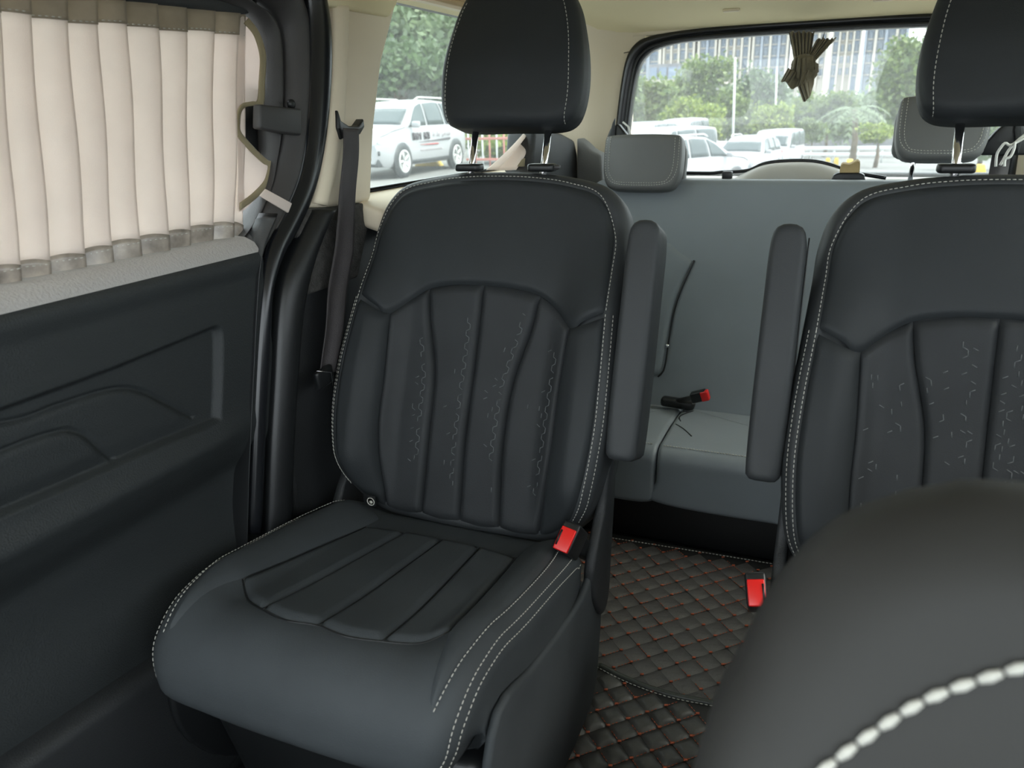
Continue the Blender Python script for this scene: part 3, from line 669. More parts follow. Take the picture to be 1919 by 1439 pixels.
obj('cushion', Pad([(0, .0), (.2, 0), (.25, .06), (.26, .3), (.24, .44), (.15, .48), (0, .485), (-.15, .48), (-.24, .44), (-.26, .3), (-.25, .06), (-.2, 0)], lambda x, s, n_: (x, FJ[1]-.42-s, .40+.1*s+n_), lambda x, s: .02*sstep(.14, .24, np.abs(x)), .04, -.12, 100).body(14), FRONTL, t, world=False)
obj('seat_base', box((0, -.28, .13), (.42, .40, .25), bev=.03), BLACKP, t, world=False)

# ---- rear bench
bn = thing('rear_bench', (VC, 2.2, 0), 'dark grey leather rear bench across the tail of the van', 'seat')
TB = math.radians(16.7); JB = np.array([0, 2.2, .265])
def MBN(x, s, n): return (x, 2.2+math.sin(TB)*s-math.cos(TB)*n, .265+math.cos(TB)*s+math.sin(TB)*n)
xa, xb = -.75, .47
bo = [(xa+.03, -.02), (VC, -.02), (xb-.03, -.02), (xb, .05), (xb+.0, .35), (xb-.005, .62), (xb-.03, .685), (xb-.10, .697), (.1, .699), (VC, .699), (-.4, .699), (xa+.10, .697), (xa+.03, .685), (xa+.005, .62), (xa, .35), (xa, .05)]
BN = Pad(bo, MBN, lambda x, s: .010*np.sin(np.clip(s/.7, 0, 1)*math.pi), .030, -.12, 260)
bb = obj('backrest', BN.body(34), BENCHL, bn)
def bpx(px, py):
    nb = np.array([0, -math.cos(TB), math.sin(TB)]); r = ray(px, py); P_ = CAM+r*(np.dot(JB+nb*.01-CAM, nb)/np.dot(r, nb))
    return (P_[0], (P_[2]-.265-math.sin(TB)*.01)/math.cos(TB))
cr = [bpx(*p) for p in [(1232, 706), (1244, 690), (1252, 640), (1262, 585), (1275, 545), (1300, 488)]]
tl = [bpx(1246, 452), bpx(1270, 468), bpx(1300, 488)]
obj('side_panel', BN.patch([(-.72, cr[0][1]-.0), (-.6, cr[0][1]-.002), cr[0]], [(-.72, .47), (-.62, .476), tl[0], tl[1], tl[2]], [(-.72, cr[0][1]), (-.73, .3), (-.72, .47)], cr, .012, .004, .016, 30, 40), BENCHL, bb)
obj('panel_seam', tube([np.array(MBN(a_+.002, b_, .0125)) for a_, b_ in spline(cr, 30)], .0028, 6), BLACKP, bb)
obj('seam_button', lathe([(.006, 0), (.006, .004), (.002, .006)], 12, lambda v: np.array(MBN(bpx(1251, 648)[0]+v[0], bpx(1251, 648)[1]+v[1], .014+v[2]))), CHROME, bb)
def prof_b(s): return prof_c(s, .305, .045, math.radians(3))
def MBC(x, s, n): (y, z), (ny, nz) = prof_b(s); return (x, 2.2+y+ny*n, .275+z+nz*n)
for q0, q1 in ((-.75, -.384), (-.380, .47)):
    cx = (q0+q1)/2; o_ = [(q0, 0), (q0, .2), (q0, .42), (q0+.01, .49), (cx, .495), (q1-.01, .49), (q1, .42), (q1, .2), (q1, 0), (q1-.01, -.02), (cx, -.02), (q0+.01, -.02)]
    pc = Pad(o_, MBC, lambda x, s: .006*np.sin(np.clip(s/.3, 0, 1)*math.pi), .012, -.10, 220)
    bc_ = obj('cushion', pc.body(30), BENCHL, bn)
    o = obj('stitching', stitches(pc.line([(q0+.012, .325), (cx, .325), (q1-.012, .325)], 120, .002), r=.0012), THREAD, bc_); o['kind'] = 'stuff'
    if q0 > -.5:
        obj('sewn_seam', tube(pc.line([(q0+.035, .02), (q0+.010, .09), (q0+.02, .14)], 20, .0005), .0016, 5), BLACKP, bc_)
        obj('sewn_seam', tube(pc.line([(q0+.012, .17), (q0+.04, .20), (q0+.07, .245)], 20, .0005), .0016, 5), BLACKP, bc_)
obj('bench_void_shade', box((VC, 2.09, .07), (1.16, .44, .135), bev=.01), BLACKP, bn)  # black box added as the shade of the void below the bench
for leg in (-.55, .25): obj('leg', bevelled(prism([(leg, 1.90, 0), (leg, 1.96, .16), (leg, 2.3, .16), (leg, 2.3, 0)], (.04, 0, 0)), .006), BLACKP, bn)
# bench headrests
def bench_head(x0, zb, hw, hh, posts):
    def MHB(x, s, n): a = math.radians(12); return (x0+x, 2.335+math.sin(a)*s-math.cos(a)*n, zb+math.cos(a)*s+math.sin(a)*n)
    k = hw; ho = [(0, 0), (k*.6, .002), (k*.84, .012), (k*.97, .045), (k, .09), (k*.99, hh-.03), (k*.95, hh-.008), (k*.8, hh)]
    pd = Pad(ho+[(0, hh+.002)]+[(-a, s) for a, s in ho[:0:-1]], MHB, lambda x, s: .008*(1-(x/k)**2), .016, -.075, 120)
    h = obj('headrest', pd.body(18, .015), BENCHH, bn)
    for d_, dn in ((.82, .001), (.92, .0)):
        o = obj('stitching', stitches(pd.line([(-k*d_, hh-.005), (-k*d_, .07), (-k*d_*.86, .030+.02*(1-d_)), (-k*.5, .018+.06*(.92-d_)), (0, .016+.06*(.92-d_)), (k*.5, .018+.06*(.92-d_)), (k*d_*.86, .030+.02*(1-d_)), (k*d_, .07), (k*d_, hh-.005)], 200, dn), r=.0009), THREAD, h); o['kind'] = 'stuff'
    obj('rear_bulge', Pad([(0, 0), (k*.8, .01), (k*.9, .06), (k*.8, hh-.02), (0, hh-.01), (-k*.8, hh-.02), (-k*.9, .06), (-k*.8, .01)], lambda x, s, n_: MHB(x*1.12, s+.01, n_-.07), lambda x, s: 0*x, .01, -.04, 60).body(8, .01), BENCHH, h)
    for s in (-1, 1): obj('post', tube([MHB(s*.055, .02, -.04), MBN(x0+s*.055, .66, -.05)], .006, 12), CHROME, h)
    return h
bench_head(-.567, .898, .118, .163, True)
bench_head(.217, .985, .108, .162, True)
# bench buckle lying on the cushion
bkp = np.array(MBC(-.37, .03, .012))
bk = obj('belt_buckle', box(bkp+np.array([-.02, -.0, .012]), (.10, .035, .028), roty(.05), .01), BLACKP, bn)
p0 = onY(1265, 752, 2.16); p1 = onY(1310, 742, 2.14)
obj('buckle_strap', tube([bkp+np.array([.03, 0, .012]), p0+np.array([.01, 0, .004]), p1], .007, 8), FRAMEP, bk)
hb = obj('buckle_head', box(p1+np.array([.0, 0, .0]), (.045, .03, .030), roty(-.35), .004), BLACKP, bn)
obj('red_button', box(p1+np.array([.018, -.006, .006]), (.022, .026, .028), roty(-.35), .003), RED, hb)
# folded side cover by each bench end with belt guide
for (nm, lab, x0, flip) in (('belt_guide', 'dark seat belt guide above the left bench headrest', -.672, 1), ('belt_guide', 'dark seat belt guide wrapped with a white cable at the right corner', .384, -1)):
    t = thing(nm, (x0, 2.50, 1.0), lab, 'belt guide')
    gp_ = [(-.05, 1.0), (-.045, 1.05), (-.03, 1.085), (-.005, 1.10), (.03, 1.06), (.05, 1.03), (.055, 1.0)]
    obj('cover', bevelled(prism([(x0+flip*a, 2.49, z-.012) for a, z in gp_], (0, .03, 0)), .006), BLACKP, t, auto=50)
    obj('leaf_hook', bevelled(prism([(x0-flip*.035, 2.48, 1.03), (x0-flip*.02, 2.48, 1.09), (x0-flip*.012, 2.48, 1.105), (x0-flip*.012, 2.48, 1.05), (x0-flip*.03, 2.48, .99)], (0, .008, 0)), .002), DARKP, t)
    if flip > 0: obj('pale_rim', tube([(x0+.012, 2.485, 1.092), (x0+.03, 2.485, 1.078), (x0+.042, 2.485, 1.04), (x0+.047, 2.485, 1.0)], .003, 6), WHITEC, t)
    obj('belt', box((x0+flip*.0, 2.53, .90), (.045, .004, .22)), WEBB, t)
# ================================================================== SMALL THINGS IN THE CABIN
# left seat belt hanging on the pillar
bt = thing('seat_belt', tuple(onX(650, 240, -.885)), 'dark seat belt hanging down the cream pillar beside the left chair', 'seat belt')
gl_ = pxX([(634, 205), (640, 226), (655, 236), (672, 236), (682, 222), (684, 238), (676, 252), (652, 256), (640, 262), (634, 240)], -.888)
obj('belt_slot', bevelled(prism(gl_, (-.03, 0, 0)), .003), BLACKP, bt, auto=40)
L_ = pxX([(643, 240), (640, 300), (635, 380), (628, 430), (622, 480), (612, 560), (604, 640), (600, 700)], -.878)
R_ = pxX([(671, 241), (669, 300), (665, 380), (660, 440), (658, 480), (648, 560), (640, 620), (632, 695)], -.874)
A, B = spline(L_, 50), spline(R_, 50); V = []; F = []
for i in range(50):
    for k, u in enumerate(np.linspace(0, 1, 9)):
        f = .004*math.sin(u*7+i*.06)*(i/50.); V.append(A[i]*(1-u)+B[i]*u+np.array([f+.002*math.sin(i*.35), 0, 0]))
for i in range(49):
    for k in range(8): F.append((i*9+k, i*9+k+1, (i+1)*9+k+1, (i+1)*9+k))
obj('webbing', sheet(V, F, .0018), WEBB, bt)
q = onX(606, 695, -.87); tgx = obj('tongue', box(q+np.array([.0, 0, -.012]), (.012, .050, .036), rotx(.1), .005), BLACKP, bt)
obj('steel_loop', tube([q+np.array([.008, -.030, .010]), q+np.array([.008, .012, -.006]), q+np.array([.008, .014, -.035])], .0012, 6), CHROME, tgx)

# pleated curtain on the sliding door window
XC = -.962
cu = thing('pleated_curtain', (XC, .75, .92), 'pale pleated curtain drawn across the sliding door window', 'curtain')
tops = [(-150, -70), (-95, -52), (-28, -36), (33, -24), (102, -14), (160, -6), (217, 0), (277, 7), (333, 14), (388, 20), (428, 25), (446, 27)]
bots = [(-90, 590), (-40, 572), (18, 555), (78, 545), (143, 530), (192, 512), (245, 498), (298, 488), (340, 478), (386, 468), (418, 463), (441, 466)]
T3 = [onX(*p_, XC) for p_ in tops]; B3 = [onX(*p_, XC) for p_ in bots]
for k_ in range(6): T3.insert(0, T3[0]-np.array([0, .062, 0])); B3.insert(0, B3[0]-np.array([0, .062, 0]))
for i in range(len(T3)-1):
    tA, tB, bA, bB = T3[i], T3[i+1], B3[i], B3[i+1]
    rb = random.Random(i); fl_ = .75+.5*rb.random(); ov = .010
    def pf(u, v, fl_=fl_):
        P_ = (tA*(1-u)+(tB+np.array([0, ov, 0]))*u)*(1-v)+(bA*(1-u)+(bB+np.array([0, ov*1.2, 0]))*u)*v
        dep = .004+.022*fl_*u**.8+.003*math.sin(math.pi*u)
        return P_+np.array([dep-.018+.002*math.sin(v*9+i), 0, 0])
    us = np.linspace(0, 1, 13)
    f1, f2 = .085+.006*math.sin(i*2.1), 1-.095
    p_ = obj('pleat', sheet(*grid(pf, us, np.linspace(f1, f2, 20)), .0012), CURT, cu)
    obj('top_band', sheet(*grid(lambda u, v: pf(u, v)+np.array([.0012, 0, 0]), us, np.linspace(0, f1+.004, 5)), .0014), CURTB, p_)
    obj('satin_hem', sheet(*grid(lambda u, v: pf(u, v)+np.array([.0015, 0, .006*math.sin(u*3)]), us, np.linspace(f2-.004, 1.0, 6)), .0014), CURTS, p_)
    for z_, m_ in ((f1-.004, 'o'), (f2+.004, 'o')):
        o = obj('hem_stitching', stitches([pf(u, z_)+np.array([.003, 0, 0]) for u in np.linspace(.04, .96, 24)], .004, .004, .0007), THREAD, p_); o['kind'] = 'stuff'
obj('curtain_track', band([onX(a, b_+3, XC-.004) for a, b_ in tops]+[onX(470, 24, XC-.004)], [onX(a, b_-34, XC-.004) for a, b_ in tops]+[onX(478, 0, XC-.004)], .01, .006, 60, 6), DARKP, cu)
fp = [(446, 44), (462, 32), (480, 55), (492, 80), (497, 108), (495, 150), (492, 196), (475, 197), (457, 200), (449, 210), (447, 228), (448, 246), (462, 265), (480, 284), (498, 300), (510, 302), (508, 325), (500, 348), (478, 372), (446, 396), (445, 330), (443, 240), (438, 140)]
P3 = [onX(a, b_, XC+.006) for a, b_ in spline(fp, 110, True)]
obj('side_flap', prism(P3, (.0015, 0, 0)), CURT, cu, smooth=False)
obj('flap_binding', band([p+np.array([.004, 0, 0]) for p in pxX([(463, 34), (480, 56), (491, 82), (496, 110), (494, 150), (491, 196), (474, 198), (457, 201), (449, 211), (447, 228), (448, 246), (462, 264), (480, 283), (499, 300), (509, 303), (506, 325), (499, 347), (478, 371), (447, 394)], XC+.006)],
     [p+np.array([.004, 0, 0]) for p in pxX([(455, 44), (472, 64), (481, 88), (485, 112), (483, 150), (480, 187), (470, 190), (452, 194), (443, 207), (440, 228), (440, 250), (456, 272), (474, 291), (492, 307), (500, 311), (497, 327), (491, 341), (471, 362), (447, 380)], XC+.006)], .002, .001, 120, 4), BIND, cu)
obj('tie_strap', bevelled(prism(pxX([(499, 354), (548, 381), (541, 399), (488, 367)], -.900), (-.004, 0, 0)), .0015), CURT, cu)

# small curtain bunched in the quarter window
cs = thing('bunched_curtain', (-.88, 2.0, .98), 'pale bunched curtain tied back in the quarter window behind the left headrest posts', 'curtain')
def bf(u, v):
    a = np.array(onX(1000+u*16-0, 225+u*0, -.885))*(1-v)+np.array(onX(908+u*105, 318, -.885))*v
    return a+np.array([.016*math.sin(u*17)*(.35+.65*v)+.01*math.sin(v*3), .01*math.sin(u*9+1)*v, .0])
obj('folds', sheet(*grid(bf, np.linspace(0, 1, 60), np.linspace(-.5, 1, 24)), .0015), CURT, cs)
obj('edge_tape', tube(spline(pxX([(1011, 232), (1016, 255), (1011, 282), (1020, 304), (1016, 318)], -.865), 30), .003, 6), CURT, cs)
obj('tie_loop', bevelled(prism(pxX([(968, 312), (976, 298), (996, 292), (994, 302), (980, 312)], -.868), (.004, 0, 0)), .001), BIND, cs)

# knotted curtain hanging in the middle of the rear window
kn = thing('knotted_curtain', tuple(onY(1508, 190, 2.68)), 'brown grey curtain tied in a knot hanging at the top of the rear window', 'curtain')
def fan(px0, px1, y0, pxm0, pxm1, ym, k, ph):
    def f(u, v):
        a = onY(px0+(px1-px0)*u, y0+2*math.sin(u*30), 2.69); b_ = onY(pxm0+(pxm1-pxm0)*u, ym, 2.67)
        return a*(1-v)+b_*v+np.array([0, .012*math.sin(u*k+ph)*(1-.4*v), .0])
    return sheet(*grid(f, np.linspace(0, 1, 80), np.linspace(0, 1, 14)), .0015)
obj('left_pleats', fan(1478, 1527, 60, 1489, 1518, 118, 42, 0), KNOT, kn)
obj('right_pleats', fan(1530, 1567, 73, 1508, 1526, 116, 42, 1), KNOT, kn)
def blob(cx_, cy_, rx, ry, rd, y, seed, tilt=0., fold=9, amp=.22):
    c = onY(cx_, cy_, y); sc = y/FPX*1.05; rr = random.Random(seed); V = []; F = []; nu, nv = 36, 18
    for j in range(nv+1):
        th = math.pi*j/nv
        for i in range(nu):
            ph = 2*math.pi*i/nu; k = 1+amp*math.sin(fold*(ph*.5+th*.9)+seed)*math.sin(th)
            x, z = rx*math.sin(th)*math.cos(ph)*k, ry*math.cos(th)*k
            V.append(c+np.array([(x*math.cos(tilt)-z*math.sin(tilt))*sc, rd*math.sin(th)*math.sin(ph)*k, (x*math.sin(tilt)+z*math.cos(tilt))*sc]))
    for j in range(nv):
        for i in range(nu): F.append((j*nu+i, j*nu+(i+1) % nu, (j+1)*nu+(i+1) % nu, (j+1)*nu+i))
    return V, F
def ruffle(top, bot, k, ph, amp, y0, y1, fl=1.):
    """pleated cloth between two px curves"""
    a, b_ = spline(top, 70), spline(bot, 70)
    def f(u, v):
        i_ = int(round(u*69)); p_ = onY(*a[i_], y0)*(1-v)+onY(*b_[i_], y1)*v
        w_ = abs(math.sin(u*k+ph+v*.6))**.7*(.5+.5*math.sin(u*k*.37+ph))
        return p_+np.array([0, -amp*w_*(1-.3*abs(2*v-1))-.02*math.sin(math.pi*u), amp*.25*math.sin(u*k*.5)*v])
    return sheet(*grid(f, np.linspace(0, 1, 70), np.linspace(0, 1, 14)), .0015)
obj('knot_wrap', ruffle([(1489, 106), (1500, 110), (1512, 108), (1527, 104)], [(1484, 146), (1496, 152), (1510, 154), (1528, 134)], 16, .4, .026, 2.665, 2.655), KNOT, kn)
obj('knot_band', blob(1508, 128, 18, 22, .026, 2.665, 2, .7, 17, .14), KNOT, kn)
obj('lower_twist', ruffle([(1516, 132), (1500, 138), (1486, 132), (1478, 128)], [(1504, 168), (1486, 163), (1472, 158), (1465, 148)], 22, 1.3, .030, 2.655, 2.65), KNOT, kn)
obj('tail', ruffle([(1490, 146), (1502, 152), (1514, 150), (1526, 140)], [(1506, 190), (1509, 194), (1514, 188), (1524, 162)], 15, .2, .024, 2.66, 2.655), KNOT, kn)

# things on the ledge behind the bench
cl = obj('strap_clip', bevelled(box(onY(1363, 328, 2.46), (.028, .03, .022)), .003), BLACKP); tag(cl, 'small black clip on top of the rear bench back', 'clip')
tr = obj('catch_block', bevelled(prism([onY(a, b_, 2.47) for a, b_ in [(1556, 340), (1562, 328), (1570, 324), (1612, 324), (1620, 328), (1622, 340)]], (0, .05, 0)), .004), BLACKP, auto=50); tag(tr, 'flat black catch on top of the rear bench back', 'catch')
pp = [onY(a, b_, 2.475) for a, b_ in [(1573, 325), (1575, 312), (1578, 307), (1592, 309), (1606, 301), (1612, 305), (1611, 325)]]
Vp, Fp = prism(pp, (0, .035, .004)); o = obj('crumpled_paper', bevelled((Vp, Fp), .003, 1), PAPER, smooth=False); tag(o, 'crumpled tan paper scrap lying on the black catch', 'paper')
cb = thing('white_cable', tuple(onY(1890, 300, 2.44)), 'white cable looped over the belt guide at the right corner', 'cable')
for k_, pts_ in enumerate([[(1919+40, 228), (1919, 254), (1902, 268), (1890, 282), (1880, 300), (1874, 310)], [(1960, 236), (1910, 264), (1893, 272), (1884, 268), (1876, 276), (1868, 290), (1866, 312)], [(1902, 266), (1900, 280), (1893, 294), (1884, 298), (1882, 312)]]):
    obj('loop', tube(spline(pxY(pts_, 2.44-.006*k_), 40), .0035, 8), WHITEC, cb)

# ---- quilted floor mats: every pad a piece of its own
def quilt(name, label, poly, z, parent_m, pad_m, dome_h, seed):
    ob = thing(name, (sum(p[0] for p in poly)/len(poly), sum(p[1] for p in poly)/len(poly), z), label, 'floor mat')
    obj('mat_base', prism([(x, y, z) for x, y in poly], (0, 0, .006)), MATBASE, ob, smooth=False)
    D = .061; g = 9; V = []; F = []
    for j in range(g):
        for i in range(g):
            u, v = 2*i/(g-1)-1, 2*j/(g-1)-1
            h = dome_h*(max(0, 1-abs(u)**2.6)*max(0, 1-abs(v)**2.6))**.6
            a = (u+v)/2*D/2*.99; b_ = (v-u)/2*D/2*.99; V.append((a, b_, h))
    F = [(j*g+i, j*g+i+1, (j+1)*g+i+1, (j+1)*g+i) for j in range(g-1) for i in range(g-1)]
    me = mesh('quilt_pad', V, F, pad_m); PA = np.array(poly); rr = random.Random(seed); ox, oy, _ = ORG[ob.name]
    x0, y0 = PA.min(0); x1, y1 = PA.max(0); j = 0; th = []; y = y0-D
    while y < y1+D:
        x = x0-D+(D/2 if j % 2 else 0)
        while x < x1+D:
            c = np.array([[x, y]])
            if inside(c, PA)[0] and polydist(c, PA)[0] > D*.36:
                inst('quilt_pad', me, ob, (x-ox, y-oy, .006+.001*rr.random()), (rr.uniform(-.02, .02), rr.uniform(-.02, .02), 0), (1, 1, rr.uniform(.75, 1.2)))
                for (sx, sy) in ((1, 1), (-1, 1)):
                    if rr.random() < (.45 if seed == 3 else .7):
                        a = np.array([x, y+sy*0, z+.0085]); e0 = np.array([x+sx*D/2, y, z+.0085]); e1 = np.array([x, y+D/2, z+.0085])
                        lo, hi = sorted((rr.uniform(-.1, .3), rr.uniform(.6, 1.05)))
                        th.append(stitches([e0+(e1-e0)*lo, e0+(e1-e0)*hi], .005, .003, .0008))
                th.append(tube([(x-.003+D/2*0, y+D/2, z+.009), (x+.004, y+D/2+.002, z+.0095)], .0022, 5))
            x += D
        y += D/2; j += 1
    o = obj('orange_stitching', join(*th), OTHREAD, ob); o['kind'] = 'stuff'
    return ob
mA = [(-.62, 1.20), (-.62, 1.862), (.05, 1.862), (.06, 1.20)]
quilt('quilted_mat', 'worn quilted black floor mat in the aisle before the rear bench', mA, .000, MATBASE, MATB, .0022, 3)
nm = [onZ(a, b_, .016)[:2] for a, b_ in [(1120, 1248), (1180, 1278), (1250, 1303), (1320, 1318), (1345, 1322)]]
mB = [tuple(p) for p in nm]+[(-.100, 1.20), (-.085, .75), (-.43, .75), (-.405, 1.00)]
mb = quilt('quilted_mat', 'thicker quilted black mat with raised binding between the middle chairs', mB, .0115, MATBASE, MATL, .0075, 5)
edge = [(x, y, .020) for x, y in [(-.43, .75), (-.405, 1.00)]+[tuple(p) for p in nm]+[(-.100, 1.20), (-.085, .75)]]
ed = spline(edge[:2], 20).tolist()+spline(edge[2:7], 50).tolist()+spline(edge[7:], 16).tolist()
obj('edge_binding', tube(ed, .0065, 8), MATEDGE, mb)
o = obj('binding_stitching', stitches([np.array(p)+np.array([0, -.012, .004]) for p in spline(edge[2:7], 60)], .006, .003, .0009), THREAD, mb); o['kind'] = 'stuff'
o = obj('far_edge_stitching', stitches([onZ(a, b_, .012) for a, b_ in spline([(1135, 1006), (1300, 1032), (1458, 1058)], 60)], .006, .003, .0011), THREAD, bpy.data.objects['quilted_mat']); o['kind'] = 'stuff'

# ================================================================== OUTSIDE
def gz(x, y):
    r = x/max(y, 1.); t = float(sstep(-.42, -.20, r)); yy = min(y, 110)
    return (-.30+.0075*min(yy, 20))*(1-t)+(-.40-.0345*yy)*t
gy = np.concatenate([np.linspace(3.0, 40, 38), np.linspace(44, 320, 40)])
V = []; F = []; nr = 60
rs_ = np.linspace(-1.6, 1.2, nr)
for y in gy:
    for r in rs_: V.append((r*y, y, gz(r*y, y)))
F = [(j*nr+i, j*nr+i+1, (j+1)*nr+i+1, (j+1)*nr+i) for j in range(len(gy)-1) for i in range(nr-1)]
g = obj('ground', (V, F), ASPH); tag(g, 'pale paved parking lot outside the van windows', kind='structure')
gn = obj('ground', ([(x, y, -.42 if abs(x) < 30 and y > -30 else -.5) for y in (-90, -30, 3.2) for x in (-120, -30, 30, 120)], [(0, 1, 5, 4), (1, 2, 6, 5), (2, 3, 7, 6), (4, 5, 9, 8), (5, 6, 10, 9), (6, 7, 11, 10)]), ASPH); tag(gn, 'paved ground that the van stands on', kind='structure')

def car(name, label, pos, rz, L=4.5, W=1.84, H=1.68, kind='suv', paint=PAINT, group=None, decals=False, plate=False):
    t = thing(name, (pos[0], pos[1], pos[2]), label, 'car', group, rz=rz)
    P = lambda nm_, vf, m, par=t, **k: obj(nm_, vf, m, par, world=False, **k)
    h = H/1.68
    if kind == 'suv':   top = [(-2.22, .95), (-2.18, 1.15), (-1.95, 1.52), (-1.5, 1.63), (-.6, 1.68), (.1, 1.64), (.55, 1.48), (1.15, 1.12), (1.25, 1.08), (1.75, 1.02), (2.10, .92), (2.22, .74)]
    elif kind == 'sedan': top = [(-2.22, .80), (-2.15, 1.02), (-1.6, 1.08), (-1.05, 1.40), (-.5, 1.47), (.1, 1.44), (.55, 1.28), (1.10, 1.00), (1.25, .97), (1.8, .90), (2.12, .80), (2.22, .64)]
    else:               top = [(-2.24, 1.0), (-2.2, 1.6), (-2.1, 1.9), (-1.5, 1.96), (0, 1.96), (.8, 1.93), (1.15, 1.72), (1.65, 1.25), (1.75, 1.20), (2.0, 1.12), (2.16, .95), (2.22, .74)]
    s = L/4.44; tp = np.array(top); belt = {'suv': 1.06, 'sedan': .95, 'van': 1.18}[kind]
    xs_ = np.unique(np.concatenate([np.linspace(-2.22, 2.22, 60), tp[:, 0]])); zt = np.interp(xs_, tp[:, 0], tp[:, 1])
    def sec(x, z_t):
        end = max(0, abs(x)-1.75)/.47; w_ = W/2*(1-.16*end**2); z0 = .24+.10*end**2
        zb_ = min(belt, z_t-.03); gh = max(0., z_t-belt); wt = w_*(1-.22*min(1, gh/.5)) if kind != 'van' else w_*(1-.10*min(1, gh/.6))
        return [(w_*.90, z0), (w_*.985, z0+.12), (w_, z0+.32), (w_*.99, zb_*.85+.05), (w_*.955, zb_), (w_*.955*.35+wt*.65, zb_+(z_t-zb_)*.62), (wt*.985, zb_+(z_t-zb_)*.86), (wt*.90, z_t-.012*1), (wt*.5, z_t+.012), (0, z_t+.02)]
    V = []; F = []; m = 19
    for x, z in zip(xs_, zt):
        c = sec(x, z); ring = [(-a, b_) for a, b_ in c]+[(a, b_) for a, b_ in c[-2::-1]]
        V += [(x*s, a, b_*h) for a, b_ in ring]
    n_ = len(xs_)
    for i in range(n_-1):
        for k in range(m): F.append((i*m+k, i*m+(k+1) % m, (i+1)*m+(k+1) % m, (i+1)*m+k))
    F += [tuple(range(m)), tuple((n_-1)*m+k for k in range(m))]
    body = P('body', (V, F), paint, auto=35)
    def surf(x, q, side, off=.012):
        c = np.array(sec(x, float(np.interp(x, tp[:, 0], tp[:, 1])))); a = np.interp(q, range(len(c)), c[:, 0]); b_ = np.interp(q, range(len(c)), c[:, 1])
        return (x*s, side*(a+off), b_*h+off*.3)
    def sidewin(x0, x1, x0t, x1t, side, q0=4.12, q1=6.3):
        return grid(lambda u, v: surf((x0+(x1-x0)*u)*(1-v)+(x0t+(x1t-x0t)*u)*v, q0+(q1-q0)*v, side), np.linspace(0, 1, 9), np.linspace(0, 1, 7))
    spans = {'suv': [(.10, .98, .02, .30), (-.85, .02, -.80, -.05), (-1.75, -.93, -1.50, -.88)], 'sedan': [(.05, .90, 0, .30), (-.85, -.02, -.72, -.06), (-1.35, -.92, -1.05, -.80)], 'van': [(.65, 1.45, .62, 1.0), (-.55, .58, -.52, .55), (-1.95, -.62, -1.9, -.6)]}[kind]
    for side in (-1, 1):
        for a in spans: P('side_window', sheet(*sidewin(*a, side), .004), CARGL, body)
        mx = {'suv': .85, 'sedan': .78, 'van': 1.4}[kind]
        P('mirror', bevelled(box((mx*s, side*(W/2+.10), (belt+.07)*h), (.12, .20, .14)), .04), paint, body, auto=60)
        P('lamp', bevelled(box((2.02*s, side*W*.37, .80*h), (.22, .36, .13), rotz(side*-.35)), .03), LAMP, body)
        P('tail_lamp', bevelled(box((-2.12*s, side*W*.41, .98*h), (.18, .22, .16), rotz(side*.3)), .03), TAILR, body)
        P('sill', box((0, side*W*.475, .33*h), (2.9*s, .06, .13)), CARBLK, body)
        for wx in (1.36, -1.34):
            P('wheel_arch', lathe([(.40, -.02), (.40, .02), (.3, .03)], 28, lambda v: (wx*s+v[0], side*(W/2-.005+v[2]), .36*h+v[1])), CARBLK, body)
            wh = P('wheel', lathe([(.22, -.10), (.345, -.10), (.35, .0), (.345, .055), (.27, .06), (.25, .05)], 32, lambda v: (wx*s+v[0], side*(W/2-.02+v[2]), .35+v[1])), TYRE)
            P('rim', join(*[box((wx*s+.13*math.cos(a_), side*(W/2+.035), .35+.13*math.sin(a_)), (.24, .02, .055), roty(-a_)) for a_ in np.arange(5)*2*math.pi/5], lathe([(.255, 0), (.255, .02), (.215, .02), (.215, 0)], 28, lambda v: (wx*s+v[0], side*(W/2+.03+v[2]), .35+v[1]))), RIM, wh)
    xw = {'suv': (1.12, .58), 'sedan': (1.06, .58), 'van': (1.62, 1.18)}[kind]
    def ws(u, v):
        x = xw[0]*(1-v)+xw[1]*v; c = sec(x, float(np.interp(x, tp[:, 0], tp[:, 1]))); wq = c[7][0]*.97; return (x*s+.012, (2*u-1)*wq, (np.interp(x, tp[:, 0], tp[:, 1])+.02-.02*abs(2*u-1)**2)*h+.012)
    P('windscreen', sheet(*grid(ws, np.linspace(0, 1, 11), np.linspace(0, 1, 6)), .004), CARGL, body)
    xr = {'suv': (-2.16, -1.97), 'sedan': (-1.55, -1.10), 'van': (-2.215, -2.12)}[kind]
    def rw(u, v):
        x = xr[0]*(1-v)+xr[1]*v; z = np.interp(x, tp[:, 0], tp[:, 1]); c = sec(x, float(z)); return (x*s-.015, (2*u-1)*c[7][0]*.9, (z+.02)*h+.005)
    P('rear_window', sheet(*grid(rw, np.linspace(0, 1, 9), np.linspace(0, 1, 5)), .004), CARGL, body)
    P('grille', bevelled(box((2.185*s, 0, .70*h), (.10, .95, .20)), .02), CARBLK, body)
    P('chrome_bar', box((2.235*s, 0, .76*h), (.02, .8, .03)), RIM, body)
    P('lower_bumper', bevelled(box((2.10*s, 0, .36*h), (.20, W*.86, .18)), .03), CARBLK, body)
    for side in (-1, 1): P('fog_lamp', bevelled(box((2.13*s, side*W*.36, .56*h), (.06, .34, .10), rotz(side*-.3)), .02), CARBLK, body)
    if kind == 'suv':
        for side in (-1, 1): P('roof_rail', tube([(.2*s, side*W*.345, 1.66*h), (0, side*W*.35, 1.73*h), (-1.2*s, side*W*.35, 1.72*h), (-1.5*s, side*W*.345, 1.64*h)], .02, 6), RIM if paint is PAINT else CARBLK, body)
    if plate: P('plate', box((2.245*s, 0, .55*h), (.02, .44, .14)), PLATEB, body)
